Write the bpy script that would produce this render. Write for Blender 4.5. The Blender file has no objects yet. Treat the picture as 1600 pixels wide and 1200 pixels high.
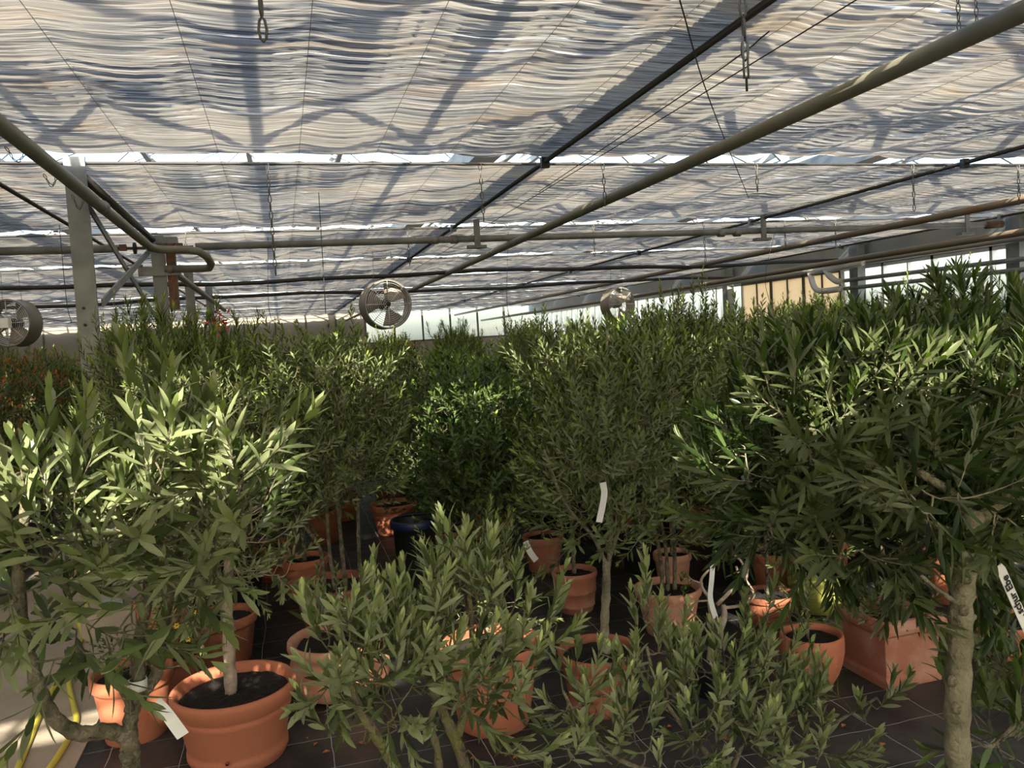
import bpy, math, random
import numpy as np
from mathutils import Vector
random.seed(7)
C = bpy.context.scene.collection
SC = bpy.context.scene
# ---------------------------------------------------------------- camera
CH = 1.65; FPX = 1270.0
Yc = np.array([-360, -52, 1270.]); Yc /= np.linalg.norm(Yc)
Gc = np.array([.058, 1, .0574]); Gc -= Yc * (Gc @ Yc); Gc /= np.linalg.norm(Gc)
Uc = -Gc; Xc = np.cross(Yc, Uc)
M = np.array([Xc, Yc, Uc])                # rows: world axes in camera axes (x right, y down, z forward)
cam_d = bpy.data.cameras.new('camera'); cam = bpy.data.objects.new('camera', cam_d); C.objects.link(cam)
from mathutils import Matrix
R3 = Matrix([[M[i][0], -M[i][1], -M[i][2]] for i in range(3)])
cam.matrix_world = Matrix.Translation((0, 0, CH)) @ R3.to_4x4()
cam_d.sensor_width = 36; cam_d.lens = 36 * FPX / 1600; cam_d.clip_start = .05; cam_d.clip_end = 500
SC.camera = cam
# ---------------------------------------------------------------- light
SUN = Vector((.08, 1, -.60)).normalized()
w = bpy.data.worlds.new('world'); SC.world = w; w.use_nodes = True
wn = w.node_tree; wn.nodes.clear()
sky = wn.nodes.new('ShaderNodeTexSky'); sky.sky_type = 'NISHITA'; sky.sun_disc = False
sky.sun_elevation = math.radians(31); sky.sun_rotation = math.radians(184.6); sky.air_density = 1.0; sky.dust_density = 3.0
bg = wn.nodes.new('ShaderNodeBackground'); bg.inputs[1].default_value = .52
wo = wn.nodes.new('ShaderNodeOutputWorld')
wn.links.new(sky.outputs[0], bg.inputs[0]); wn.links.new(bg.outputs[0], wo.inputs[0])
sd = bpy.data.lights.new('sun', 'SUN'); sd.energy = 17.0; sd.angle = math.radians(.53); sd.color = (1, .91, .74)
so = bpy.data.objects.new('sun', sd); C.objects.link(so)
so.rotation_euler = SUN.to_track_quat('-Z', 'Y').to_euler(); so.location = (0, -8, 8)
SC.view_settings.view_transform = 'Standard'; SC.view_settings.look = 'None'
SC.view_settings.exposure = 0.24; SC.view_settings.gamma = 1.0; SC.view_settings.use_curve_mapping = False

# ---------------------------------------------------------------- helpers
def ray(px, py): return M @ np.array([(px - 800) / FPX, (py - 600) / FPX, 1.])
def ony(px, py, y):
    r = ray(px, py); p = r * (y / r[1]); p[2] += CH; return p
def onz(px, py, z):
    r = ray(px, py); p = r * ((z - CH) / r[2]); p[2] += CH; return p
def depth(p): return float((np.array([p[0], p[1], p[2] - CH]) @ M)[2])

class MB:
    def __init__(s): s.v = []; s.f = []; s.n = 0
    def add(s, v, f):
        v = np.asarray(v, float).reshape(-1, 3); s.v.append(v)
        s.f += [tuple(int(i) + s.n for i in q) for q in f]; s.n += len(v); return s
    def box(s, x0, x1, y0, y1, z0, z1, b=0):
        v = [(x, y, z) for x in (x0, x1) for y in (y0, y1) for z in (z0, z1)]
        return s.add(v, [(0, 1, 3, 2), (4, 6, 7, 5), (0, 4, 5, 1), (2, 3, 7, 6), (0, 2, 6, 4), (1, 5, 7, 3)])
    def bar(s, a, b, wx, wz):
        a = Vector(a); b = Vector(b); d = (b - a).normalized()
        r = d.cross(Vector((0, 0, 1)))
        r = r.normalized() if r.length > 1e-3 else Vector((1, 0, 0))
        u = r.cross(d)
        v = [p + r * (i * wx / 2) + u * (j * wz / 2) for p in (a, b) for i, j in ((-1, -1), (1, -1), (1, 1), (-1, 1))]
        return s.add([tuple(q) for q in v], [(0, 3, 2, 1), (4, 5, 6, 7), (0, 1, 5, 4), (1, 2, 6, 5), (2, 3, 7, 6), (3, 0, 4, 7)])
    def tube(s, pts, rad, n=8, cap=True):
        P = np.asarray(pts, float); m = len(P)
        if np.isscalar(rad): rad = [rad] * m
        T = np.gradient(P, axis=0); T /= np.linalg.norm(T, axis=1)[:, None] + 1e-12
        ref = np.array([0, 0, 1.]) if abs(T[0][2]) < .9 else np.array([1., 0, 0])
        u = np.cross(T[0], ref); u /= np.linalg.norm(u); V = []
        for i in range(m):
            u = u - T[i] * (u @ T[i]); u /= np.linalg.norm(u) + 1e-12; w_ = np.cross(T[i], u)
            a = np.arange(n) * 2 * np.pi / n
            V.append(P[i] + rad[i] * (np.cos(a)[:, None] * u + np.sin(a)[:, None] * w_))
        F = [(i * n + k, i * n + (k + 1) % n, (i + 1) * n + (k + 1) % n, (i + 1) * n + k) for i in range(m - 1) for k in range(n)]
        if cap: F += [tuple(range(n - 1, -1, -1)), tuple((m - 1) * n + k for k in range(n))]
        return s.add(np.concatenate(V), F)
    def lathe(s, prof, n=48, c=(0, 0, 0), cap0=False):
        a = np.arange(n) * 2 * np.pi / n
        V = np.concatenate([np.stack([c[0] + r * np.cos(a), c[1] + r * np.sin(a), np.full(n, c[2] + z)], 1) for r, z in prof])
        F = [(i * n + k, i * n + (k + 1) % n, (i + 1) * n + (k + 1) % n, (i + 1) * n + k) for i in range(len(prof) - 1) for k in range(n)]
        if cap0: F.append(tuple(range(n - 1, -1, -1)))
        return s.add(V, F)
    def build(s, name, mat, parent=None, smooth=True, loc=None):
        me = bpy.data.meshes.new(name); me.from_pydata(np.concatenate(s.v).tolist(), [], s.f); me.update()
        if smooth: me.polygons.foreach_set('use_smooth', [True] * len(me.polygons))
        me.materials.append(mat)
        o = bpy.data.objects.new(name, me); C.objects.link(o)
        if parent: o.parent = parent
        if loc is not None: o.location = loc
        return o
def tag(o, label, cat, group=None, kind=None):
    o['label'] = label; o['category'] = cat
    if group: o['group'] = group
    if kind: o['kind'] = kind
    return o
def struct(o): o['kind'] = 'structure'; return o
def thing(name, label, cat, loc=(0, 0, 0), rz=0, group=None):
    o = bpy.data.objects.new(name, None); C.objects.link(o); o.empty_display_size = .1
    o.location = [float(q) for q in loc]; o.rotation_euler = (0, 0, rz); return tag(o, label, cat, group)
def copy_tree(o, parent=None):
    c = o.copy(); C.objects.link(c); c.parent = parent
    for ch in list(o.children): copy_tree(ch, c)
    return c
def smooth_path(P, k=5):
    P = np.asarray(P, float)
    if len(P) < 3: return np.stack([P[0] + (P[-1] - P[0]) * t for t in np.linspace(0, 1, k + 1)])
    Q = np.vstack([2 * P[0] - P[1], P, 2 * P[-1] - P[-2]]); out = []
    for i in range(1, len(Q) - 2):
        for j in range(k):
            t = j / k; a, b, c, d = Q[i - 1:i + 3]
            out.append(.5 * ((2 * b) + (c - a) * t + (2 * a - 5 * b + 4 * c - d) * t * t + (3 * b - a - 3 * c + d) * t ** 3))
    out.append(P[-1]); return np.array(out)

# ---------------------------------------------------------------- materials
def mat(name, col=(.5, .5, .5), rough=.6, metal=0, noise=None, bump=0, bscale=20, spec=.5):
    m = bpy.data.materials.new(name); m.use_nodes = True; nt = m.node_tree; b = nt.nodes['Principled BSDF']
    b.inputs['Base Color'].default_value = (*col, 1); b.inputs['Roughness'].default_value = rough
    b.inputs['Metallic'].default_value = metal; b.inputs['Specular IOR Level'].default_value = spec
    if noise or bump:
        tc = nt.nodes.new('ShaderNodeTexCoord')
    if noise:                                   # (colour2, scale, lo, hi)
        n = nt.nodes.new('ShaderNodeTexNoise'); n.inputs['Scale'].default_value = noise[1]; n.inputs['Detail'].default_value = 6
        r = nt.nodes.new('ShaderNodeMapRange'); r.inputs[1].default_value = noise[2]; r.inputs[2].default_value = noise[3]
        mx = nt.nodes.new('ShaderNodeMix'); mx.data_type = 'RGBA'
        mx.inputs[6].default_value = (*col, 1); mx.inputs[7].default_value = (*noise[0], 1)
        nt.links.new(tc.outputs['Object'], n.inputs[0]); nt.links.new(n.outputs[0], r.inputs[0]); nt.links.new(r.outputs[0], mx.inputs[0])
        nt.links.new(mx.outputs[2], b.inputs['Base Color'])
    if bump:
        n2 = nt.nodes.new('ShaderNodeTexNoise'); n2.inputs['Scale'].default_value = bscale; n2.inputs['Detail'].default_value = 5
        bp = nt.nodes.new('ShaderNodeBump'); bp.inputs['Strength'].default_value = bump; bp.inputs['Distance'].default_value = .02
        nt.links.new(tc.outputs['Object'], n2.inputs[0]); nt.links.new(n2.outputs[0], bp.inputs['Height']); nt.links.new(bp.outputs[0], b.inputs['Normal'])
    return m
def leaf_mat(name, top, under, young, rough=.42, trans=.28):
    m = bpy.data.materials.new(name); m.use_nodes = True; nt = m.node_tree; N = nt.nodes; L = nt.links; N.clear()
    geo = N.new('ShaderNodeNewGeometry'); at = N.new('ShaderNodeAttribute'); at.attribute_name = 'young'
    hv = N.new('ShaderNodeHueSaturation'); mr = N.new('ShaderNodeMapRange'); mr.inputs[3].default_value = .40; mr.inputs[4].default_value = 1.65
    L.new(geo.outputs['Random Per Island'], mr.inputs[0])
    a = N.new('ShaderNodeMix'); a.data_type = 'RGBA'; a.inputs[6].default_value = (*top, 1); a.inputs[7].default_value = (*young, 1)
    L.new(at.outputs['Fac'], a.inputs[0])
    L.new(a.outputs[2], hv.inputs['Color']); L.new(mr.outputs[0], hv.inputs['Value'])
    b2 = N.new('ShaderNodeMix'); b2.data_type = 'RGBA'; b2.inputs[7].default_value = (*under, 1)
    L.new(hv.outputs[0], b2.inputs[6]); L.new(geo.outputs['Backfacing'], b2.inputs[0])
    p = N.new('ShaderNodeBsdfPrincipled'); p.inputs['Roughness'].default_value = rough; p.inputs['Specular IOR Level'].default_value = .45
    L.new(b2.outputs[2], p.inputs['Base Color'])
    tl = N.new('ShaderNodeBsdfTranslucent'); hs = N.new('ShaderNodeHueSaturation'); hs.inputs['Saturation'].default_value = 1.35; hs.inputs['Value'].default_value = 1.5
    L.new(hv.outputs[0], hs.inputs['Color']); L.new(hs.outputs[0], tl.inputs[0])
    ms = N.new('ShaderNodeMixShader'); ms.inputs[0].default_value = trans
    L.new(p.outputs[0], ms.inputs[1]); L.new(tl.outputs[0], ms.inputs[2])
    o = N.new('ShaderNodeOutputMaterial'); L.new(ms.outputs[0], o.inputs[0]); return m
M_olive = leaf_mat('olive_leaf', (.062, .098, .026), (.18, .215, .095), (.27, .36, .07))
M_olive2 = leaf_mat('grey_olive_leaf', (.085, .12, .042), (.25, .285, .14), (.32, .37, .11))
M_silver = leaf_mat('silvery_olive_leaf', (.10, .135, .05), (.30, .34, .18), (.42, .48, .20))
M_laurel = leaf_mat('laurel_leaf', (.038, .08, .022), (.10, .15, .045), (.26, .38, .06), .33)
M_narrow = leaf_mat('narrow_leaf', (.06, .10, .022), (.14, .18, .06), (.36, .43, .07))
M_dark = leaf_mat('dark_leaf', (.036, .062, .018), (.12, .145, .06), (.22, .30, .07), .33)
M_red = leaf_mat('red_tip_leaf', (.05, .09, .025), (.12, .15, .06), (.55, .13, .03))
M_bark = mat('olive_bark', (.21, .18, .12), .88, noise=((.08, .075, .04), 30, .40, .62), bump=.9, bscale=70)
M_bark2 = mat('pale_bark', (.42, .33, .26), .85, noise=((.26, .19, .14), 22, .4, .65), bump=.5, bscale=60)
M_bark3 = mat('smooth_green_bark', (.27, .24, .155), .85, noise=((.13, .12, .07), 16, .42, .66), bump=.8, bscale=60)
M_twig = mat('green_twig', (.17, .17, .09), .8)
M_terra = mat('terracotta', (.47, .155, .078), .75, noise=((.42, .145, .075), 5, .3, .7), bump=.15, bscale=90)
M_terra2 = mat('weathered_terracotta', (.36, .135, .08), .85, noise=((.46, .27, .19), 7, .45, .75), bump=.25, bscale=60)
M_terra3 = mat('pale_terracotta', (.55, .29, .19), .85, noise=((.42, .16, .09), 6, .4, .7), bump=.2, bscale=60)
M_terra4 = mat('dark_terracotta', (.33, .11, .055), .8, noise=((.22, .07, .035), 6, .35, .7), bump=.25, bscale=60)
M_soil = mat('potting_soil', (.012, .008, .006), 1.0, noise=((.03, .018, .010), 60, .5, .7), bump=1.0, bscale=110)
M_black = mat('black_plastic', (.012, .013, .016), .45)
M_navy = mat('navy_plastic', (.012, .018, .06), .4)
M_blue = mat('blue_glaze', (.015, .03, .25), .2)
M_lime = mat('mossy_yellow_glaze', (.42, .42, .10), .5, noise=((.22, .26, .05), 8, .4, .7))
M_galv = mat('galvanised_steel', (.22, .235, .23), .55, .2, noise=((.15, .165, .165), 8, .4, .65), bump=.05)
M_pipe = mat('olive_grey_pipe', (.20, .195, .15), .5, .1, noise=((.16, .15, .11), 6, .4, .7))
M_pipeb = mat('brown_grey_pipe', (.19, .16, .12), .5, .1, noise=((.24, .13, .07), 3, .5, .75))
M_rod = mat('dark_steel_rod', (.030, .027, .024), .6)
M_gpipe = mat('grey_pipe', (.25, .255, .245), .55, .2, noise=((.17, .17, .16), 5, .4, .65))
M_rust = mat('rusty_steel', (.20, .09, .05), .8, .2, noise=((.09, .07, .06), 30, .4, .6))
M_chain = mat('dull_chain', (.13, .12, .10), .5, .5)
M_white = mat('white_label', (.80, .80, .78), .5)
M_ink = mat('black_ink', (.01, .01, .01), .6)
M_hose = mat('yellow_hose', (.58, .52, .07), .45)
M_fan = mat('fan_sheet_metal', (.20, .18, .15), .45, .3)
M_blade = mat('fan_blade', (.26, .22, .18), .5, .2)
M_concrete = mat('pale_concrete', (.40, .33, .26), .9, noise=((.29, .24, .19), 2.5, .35, .7), bump=.2, bscale=40)
M_cream = mat('cream_panel', (.78, .68, .50), .6)
M_frame = mat('dark_bronze_frame', (.08, .07, .055), .5, .2)
M_gut = mat('zinc_gutter', (.25, .28, .31), .5, .3, noise=((.33, .31, .27), 3, .5, .7))
M_alu = mat('aluminium_frame', (.55, .56, .56), .4, .5)
M_beige = mat('beige_wall_panel', (.24, .21, .165), .8)
nt = M_cream.node_tree; _t = nt.nodes.new('ShaderNodeBsdfTranslucent'); _t.inputs[0].default_value = (.9, .78, .58, 1); _m = nt.nodes.new('ShaderNodeMixShader'); _m.inputs[0].default_value = .65
nt.links.new(nt.nodes['Principled BSDF'].outputs[0], _m.inputs[1]); nt.links.new(_t.outputs[0], _m.inputs[2]); nt.links.new(_m.outputs[0], nt.nodes['Material Output'].inputs[0])
M_gravel = mat('pale_gravel', (.55, .53, .50), .95, noise=((.45, .43, .40), 3, .4, .6))
M_yflower = mat('yellow_petal', (.85, .55, .02), .5)
M_redflower = mat('red_petal', (.40, .03, .02), .6)
M_moss = mat('mossy_trunk', (.15, .15, .05), .9, noise=((.15, .12, .08), 25, .42, .58), bump=.9, bscale=70)
M_dry = mat('dry_leaf', (.38, .14, .05), .8)

def glass_mat():
    m = bpy.data.materials.new('greenhouse_glass'); m.use_nodes = True; nt = m.node_tree; N = nt.nodes; N.clear()
    t = N.new('ShaderNodeBsdfTransparent'); t.inputs[0].default_value = (.93, .96, .95, 1)
    g = N.new('ShaderNodeBsdfGlossy'); g.inputs['Roughness'].default_value = .08
    mx = N.new('ShaderNodeMixShader'); mx.inputs[0].default_value = .07
    o = N.new('ShaderNodeOutputMaterial')
    nt.links.new(t.outputs[0], mx.inputs[1]); nt.links.new(g.outputs[0], mx.inputs[2]); nt.links.new(mx.outputs[0], o.inputs[0]); return m
M_glass = glass_mat()

def fabric_mat():
    m = bpy.data.materials.new('shade_cloth'); m.use_nodes = True; nt = m.node_tree; N = nt.nodes; L = nt.links; N.clear()
    tc = N.new('ShaderNodeTexCoord')
    def noise(sx, sy, sc, det, dist=0):
        mp = N.new('ShaderNodeMapping'); mp.inputs['Scale'].default_value = (sx, sy, 1)
        n = N.new('ShaderNodeTexNoise'); n.inputs['Scale'].default_value = sc; n.inputs['Detail'].default_value = det; n.inputs['Distortion'].default_value = dist
        L.new(tc.outputs['Object'], mp.inputs[0]); L.new(mp.outputs[0], n.inputs[0]); return n.outputs[0]
    def rng(x, a, b, c=0, d=1):
        r = N.new('ShaderNodeMapRange'); r.inputs[1].default_value = a; r.inputs[2].default_value = b; r.inputs[3].default_value = c; r.inputs[4].default_value = d
        L.new(x, r.inputs[0]); return r.outputs[0]
    def mix(f, a, b, blend='MIX'):
        x = N.new('ShaderNodeMix'); x.data_type = 'RGBA'; x.blend_type = blend
        L.new(f, x.inputs[0])
        for s, q in ((6, a), (7, b)):
            if isinstance(q, tuple): x.inputs[s].default_value = (*q, 1)
            else: L.new(q, x.inputs[s])
        return x.outputs[2]
    fine = noise(1.0, 140, 1, 4)             # woven strips running across the house
    mid = noise(.7, 62, 1, 5, .3)
    big = noise(.7, 1.1, 1, 5, 1)
    stain = noise(1.1, 3.5, 1.0, 6, 1)
    c = mix(rng(fine, .45, .58), (.33, .305, .27), (.085, .082, .08))
    c = mix(rng(mid, .52, .62, 0, .75), c, (.085, .09, .10))
    c = mix(rng(stain, .56, .72, 0, .55), c, (.28, .19, .11))
    c = mix(rng(big, .45, .62, 0, .35), c, (.38, .325, .25))
    c = mix(rng(mid, .31, .37, .9, 0), c, (.75, .75, .74))  # light passing the open slits is put into the colour as pale lines
    df = N.new('ShaderNodeBsdfDiffuse'); tr = N.new('ShaderNodeBsdfTranslucent'); L.new(c, df.inputs[0]); L.new(c, tr.inputs[0])
    ms = N.new('ShaderNodeMixShader'); ms.inputs[0].default_value = .62; L.new(df.outputs[0], ms.inputs[1]); L.new(tr.outputs[0], ms.inputs[2])
    o = N.new('ShaderNodeOutputMaterial'); L.new(ms.outputs[0], o.inputs[0]); return m
M_fabric = fabric_mat()

def weed_mat():
    m = bpy.data.materials.new('woven_ground_cloth'); m.use_nodes = True; nt = m.node_tree; N = nt.nodes; L = nt.links
    b = N['Principled BSDF']; b.inputs['Roughness'].default_value = .5
    tc = N.new('ShaderNodeTexCoord')
    nz = N.new('ShaderNodeTexNoise'); nz.inputs['Scale'].default_value = 3.5
    L.new(tc.outputs['Object'], nz.inputs[0])
    vm = N.new('ShaderNodeVectorMath'); vm.operation = 'MULTIPLY_ADD'; vm.inputs[1].default_value = (.035, .035, 0)
    L.new(nz.outputs[1], vm.inputs[0]); L.new(tc.outputs['Object'], vm.inputs[2])
    sp = N.new('ShaderNodeSeparateXYZ'); L.new(vm.outputs[0], sp.inputs[0])
    def line(axis, off, period, wd):
        a = N.new('ShaderNodeMath'); a.operation = 'ADD'; a.inputs[1].default_value = off + 100 * period; L.new(sp.outputs[axis], a.inputs[0])
        q = N.new('ShaderNodeMath'); q.operation = 'MODULO'; q.inputs[1].default_value = period; L.new(a.outputs[0], q.inputs[0])
        c = N.new('ShaderNodeMath'); c.operation = 'COMPARE'; c.inputs[1].default_value = period / 2; c.inputs[2].default_value = wd; L.new(q.outputs[0], c.inputs[0]); return c.outputs[0]
    lx = line(0, .05, .30, .0013); ly = line(1, .02, .26, .0012)
    mxm = N.new('ShaderNodeMath'); mxm.operation = 'MAXIMUM'; L.new(lx, mxm.inputs[0]); L.new(ly, mxm.inputs[1])
    n3 = N.new('ShaderNodeTexNoise'); n3.inputs['Scale'].default_value = 2.2; n3.inputs['Detail'].default_value = 8; L.new(tc.outputs['Object'], n3.inputs[0])
    r3 = N.new('ShaderNodeMapRange'); r3.inputs[1].default_value = .45; r3.inputs[2].default_value = .75; L.new(n3.outputs[0], r3.inputs[0])
    m1 = N.new('ShaderNodeMix'); m1.data_type = 'RGBA'; m1.inputs[6].default_value = (.018, .017, .018, 1); m1.inputs[7].default_value = (.07, .066, .06, 1); L.new(r3.outputs[0], m1.inputs[0])
    m2 = N.new('ShaderNodeMix'); m2.data_type = 'RGBA'; m2.inputs[7].default_value = (.45, .45, .44, 1); L.new(m1.outputs[2], m2.inputs[6]); L.new(mxm.outputs[0], m2.inputs[0])
    L.new(m2.outputs[2], b.inputs['Base Color'])
    wv = N.new('ShaderNodeTexNoise'); wv.inputs['Scale'].default_value = 9; wv.inputs['Detail'].default_value = 6; L.new(tc.outputs['Object'], wv.inputs[0])
    bp = N.new('ShaderNodeBump'); bp.inputs['Strength'].default_value = .5; bp.inputs['Distance'].default_value = .02; L.new(wv.outputs[0], bp.inputs['Height']); L.new(bp.outputs[0], b.inputs['Normal'])
    return m
M_weed = weed_mat()

# ---------------------------------------------------------------- ground and shell
XW = 9.3; XL = -9.6; YE = 30.0; Y0 = -7.0; H = 2.87; BAY = 3.05; G0 = 5.38
struct(MB().box(-60, 60, -30, 90, -.12, -.06).build('ground', M_gravel, smooth=False))
struct(MB().box(XL, XW, Y0, YE, -.06, 0).build('floor', M_weed, smooth=False))
b = MB(); b.box(-2.0, -.93, Y0, YE, -.005, .008)
struct(b.build('floor_concrete_path', M_concrete, smooth=False))
# right-hand glass wall
struct(MB().box(XW, XW + .12, Y0, YE, 0, 1.55).build('wall_right', M_beige, smooth=False))
b = MB(); b.box(XW - .05, XW + .1, Y0, YE, 2.50, 3.02)
struct(b.build('trim_1', M_gut, smooth=False))
wi = 0; y = Y0 + .4
while y < YE - 1:
    wi += 1; y1 = y + 1.03
    fr = MB()
    fr.box(XW - .02, XW + .06, y - .025, y + .025, 1.55, 2.5)
    fr.box(XW - .01, XW + .05, y + .49, y + .515, 1.55, 2.5)
    fr.box(XW - .02, XW + .06, y, y1, 1.55, 1.6); fr.box(XW - .02, XW + .06, y, y1, 2.44, 2.5)
    cream = 11.6 < y < 14.2
    f = struct(fr.build('window_%d' % wi, M_frame if cream else M_alu, smooth=False))
    MB().box(XW + .01, XW + .02, y + .025, y1 - .02, 1.6, 2.44).build('shade_panel' if cream else 'pane', M_cream if cream else M_glass, f, smooth=False)
    y = y1
# far end wall
struct(MB().box(XL, XW, YE, YE + .12, 0, 1.7).build('wall_back', M_beige, smooth=False))
x = XL
while x < XW - .1:
    wi += 1; fr = MB(); x1 = min(x + 1.05, XW)
    fr.box(x - .03, x + .03, YE - .02, YE + .06, 1.7, 3.0); fr.box(x, x1, YE - .02, YE + .06, 1.7, 1.76); fr.box(x, x1, YE - .02, YE + .06, 2.94, 3.0)
    f = struct(fr.build('window_%d' % wi, M_frame, smooth=False))
    MB().box(x + .03, x1 - .03, YE + .01, YE + .02, 1.76, 2.94).build('pane' if x > 2 else 'shade_panel', M_glass if x > 2 else M_beige, f, smooth=False)
    x = x1
struct(MB().box(XL, XW, Y0 - .12, Y0, 0, 1.2).build('wall_added_fill_block', M_beige, smooth=False))  # unseen half wall added behind the camera to cut frontal fill light
struct(MB().box(XL, XW, Y0 - .08, Y0 - .06, 1.2, 3.0).build('window_100', M_glass, smooth=False))  # unseen glazing added above it so some frontal light still enters
struct(MB().box(XL - .12, XL, Y0, YE, 0, 3.0).build('wall_left', M_beige, smooth=False))

# roof: glazed saw-tooth above the screens; trusses, gutters and bars throw the shadows seen on the cloth
b = MB(); g = MB(); bays = [(-9.6, -6.0), (-6.0, -2.2), (-2.2, 1.75), (1.75, 5.6), (5.6, 9.4)]
for (xa, xb) in bays:
    xm = (xa + xb) / 2
    g.add([(xa, Y0, 3.35), (xm, Y0, 4.2), (xm, YE, 4.2), (xa, YE, 3.35), (xb, Y0, 3.35), (xb, YE, 3.35)], [(0, 1, 2, 3), (1, 4, 5, 2)])
struct(g.build('ceiling_glass', M_glass, smooth=False))
k = 0
for gx in (-9.6, -6.0, -2.2, 1.75, 5.6, 9.4):
    k += 1; bb = MB().box(gx - .11, gx + .11, Y0, YE, 3.15, 3.35); struct(bb.build('trim_%d' % (k + 1), M_gut, smooth=False))
for (xa, xb) in bays:
    k += 1; xm = (xa + xb) / 2; bb = MB(); bb.bar((xm, Y0, 4.2), (xm, YE, 4.2), .06, .08)
    for yy in np.arange(Y0, YE, 1.02):
        bb.bar((xa, yy, 3.35), (xm, yy, 4.2), .03, .035); bb.bar((xm, yy, 4.2), (xb, yy, 3.35), .03, .035)
    for fx in (.5,):
        bb.bar((xa + (xm - xa) * fx, Y0, 3.76), (xa + (xm - xa) * fx, YE, 3.76), .05, .05)
        bb.bar((xb + (xm - xb) * fx, Y0, 3.76), (xb + (xm - xb) * fx, YE, 3.76), .05, .05)
    struct(bb.build('trim_%d' % (k + 1), M_gut, smooth=False))
for i in range(-4, 9):
    yy = G0 + 1.0 + i * BAY; k += 1; bb = MB()
    bb.bar((XL, yy, 3.9), (XW, yy, 3.9), .04, .04)
    xx = XL; up = 1
    while xx < XW - .5:
        bb.bar((xx, yy, 3.4 if up else 3.9), (xx + .55, yy, 3.9 if up else 3.4), .04, .04); xx += .55; up = 1 - up
    struct(bb.build('trim_%d' % (k + 1), M_gut, smooth=False))

# shade screens: one cloth per bay, gathered in fine pleats, sagging between the wires
def screen_mesh(seed, nx=240, ny=520):
    r = np.random.RandomState(seed); L_ = BAY - .26; W = XW - XL - .05
    X = np.linspace(0, W, nx); Yv = np.linspace(0, L_, ny); xx, yy = np.meshgrid(X, Yv)
    z = np.zeros_like(xx); wob = np.zeros_like(xx)
    for j in range(7):
        wob += .005 * np.sin(xx * r.uniform(.6, 3.4) + yy * r.uniform(-2, 2) + r.uniform(0, 6)) 
    sag = np.abs(np.sin((xx - XL * 0 + .1) * np.pi / .47))          # wires every 0.47 m
    yw = yy + wob - .03 * sag
    for f_, a in ((2 * np.pi / .031, .0030), (2 * np.pi / .047, .0045), (2 * np.pi / .085, .0045), (2 * np.pi / .37, .006)):
        z += a * np.sin(yw * f_ + 2.0 * np.sin(xx * r.uniform(.3, 1.2) + r.uniform(0, 6)) + r.uniform(0, 6)) * (.6 + .4 * np.sin(xx * r.uniform(.8, 2.6) + yy * 3))
    z -= .018 * sag
    z += .05 * (np.exp(-yy / .06) + np.exp(-(L_ - yy) / .06)) * 0
    edge = .02 * np.sin(xx * 2.2 + seed) + .012 * np.sin(xx * 7.1)
    yy = yy + edge * (yy / L_)
    V = np.stack([xx, yy, z], -1).reshape(-1, 3)
    idx = np.arange(nx * ny).reshape(ny, nx)
    F = np.stack([idx[:-1, :-1], idx[:-1, 1:], idx[1:, 1:], idx[1:, :-1]], -1).reshape(-1, 4)
    me = bpy.data.meshes.new('shade_screen'); me.vertices.add(len(V)); me.vertices.foreach_set('co', V.ravel())
    me.loops.add(F.size); me.loops.foreach_set('vertex_index', F.ravel().astype(np.int32))
    me.polygons.add(len(F)); me.polygons.foreach_set('loop_start', np.arange(0, F.size, 4, dtype=np.int32)); me.polygons.foreach_set('use_smooth', np.ones(len(F), bool))
    me.update(calc_edges=True); me.materials.append(M_fabric); return me
SM = [screen_mesh(1), screen_mesh(5)]
ords = {0: 'grey pleated shade screen overhead, nearest bay reaching the top of the photo', 1: 'grey pleated shade screen just beyond the first bright roof gap', 2: 'grey pleated shade screen beyond the second bright roof gap, over the cross pipe'}
for i in range(-4, 9):
    o = bpy.data.objects.new('shade_screen', SM[i % 2]); C.objects.link(o)
    o.location = (XL + .02, G0 + (i - 1) * BAY + .13, H)
    lab = ords.get(i, '%s pleated shade screen counting away from the camera, above the far plants' % {3: 'fourth', 4: 'fifth', 5: 'sixth', 6: 'seventh', 7: 'eighth', 8: 'ninth'}[i] if i > 2 else 'grey pleated shade screen over the bays behind the photographer')
    tag(o, lab, 'shade screen', 'pleated shade screens under the roof')
for i in range(-3, 9):
    yy = G0 - .1 + (i - 0) * BAY + (.16 if i < 6 else .16)
    o = MB().tube([(XL, yy, H - .03), (XW, yy, H - .03)], .010, 8).build('screen_rail', M_rod)
    tag(o, {0: 'dark rail along the near edge of the second shade screen, under the brightest gap', 1: 'dark rail under the second bright gap, above the cross pipe'}.get(i, '%s thin dark cross rail counting away from the camera, between two shade screens' % {2: 'third', 3: 'fourth', 4: 'fifth', 5: 'sixth', 6: 'seventh', 7: 'eighth', 8: 'ninth'}[i] if i > 1 else 'thin dark cross rail overhead, nearer than the top of the photo'), 'rail', 'cross rails of the shade screens')

for i_, xx in enumerate(np.arange(XL + .02 + .37, XW, .47)):
    if xx < -3.6: continue
    tag(MB().tube([(xx, Y0 + .2, H - .014), (xx, YE - .2, H - .014)], .0013, 5).build('support_wire', M_pipe), 'thin straight wire running away from the camera under the pleated screens', 'wire', 'parallel wires carrying the shade screens')
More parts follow.
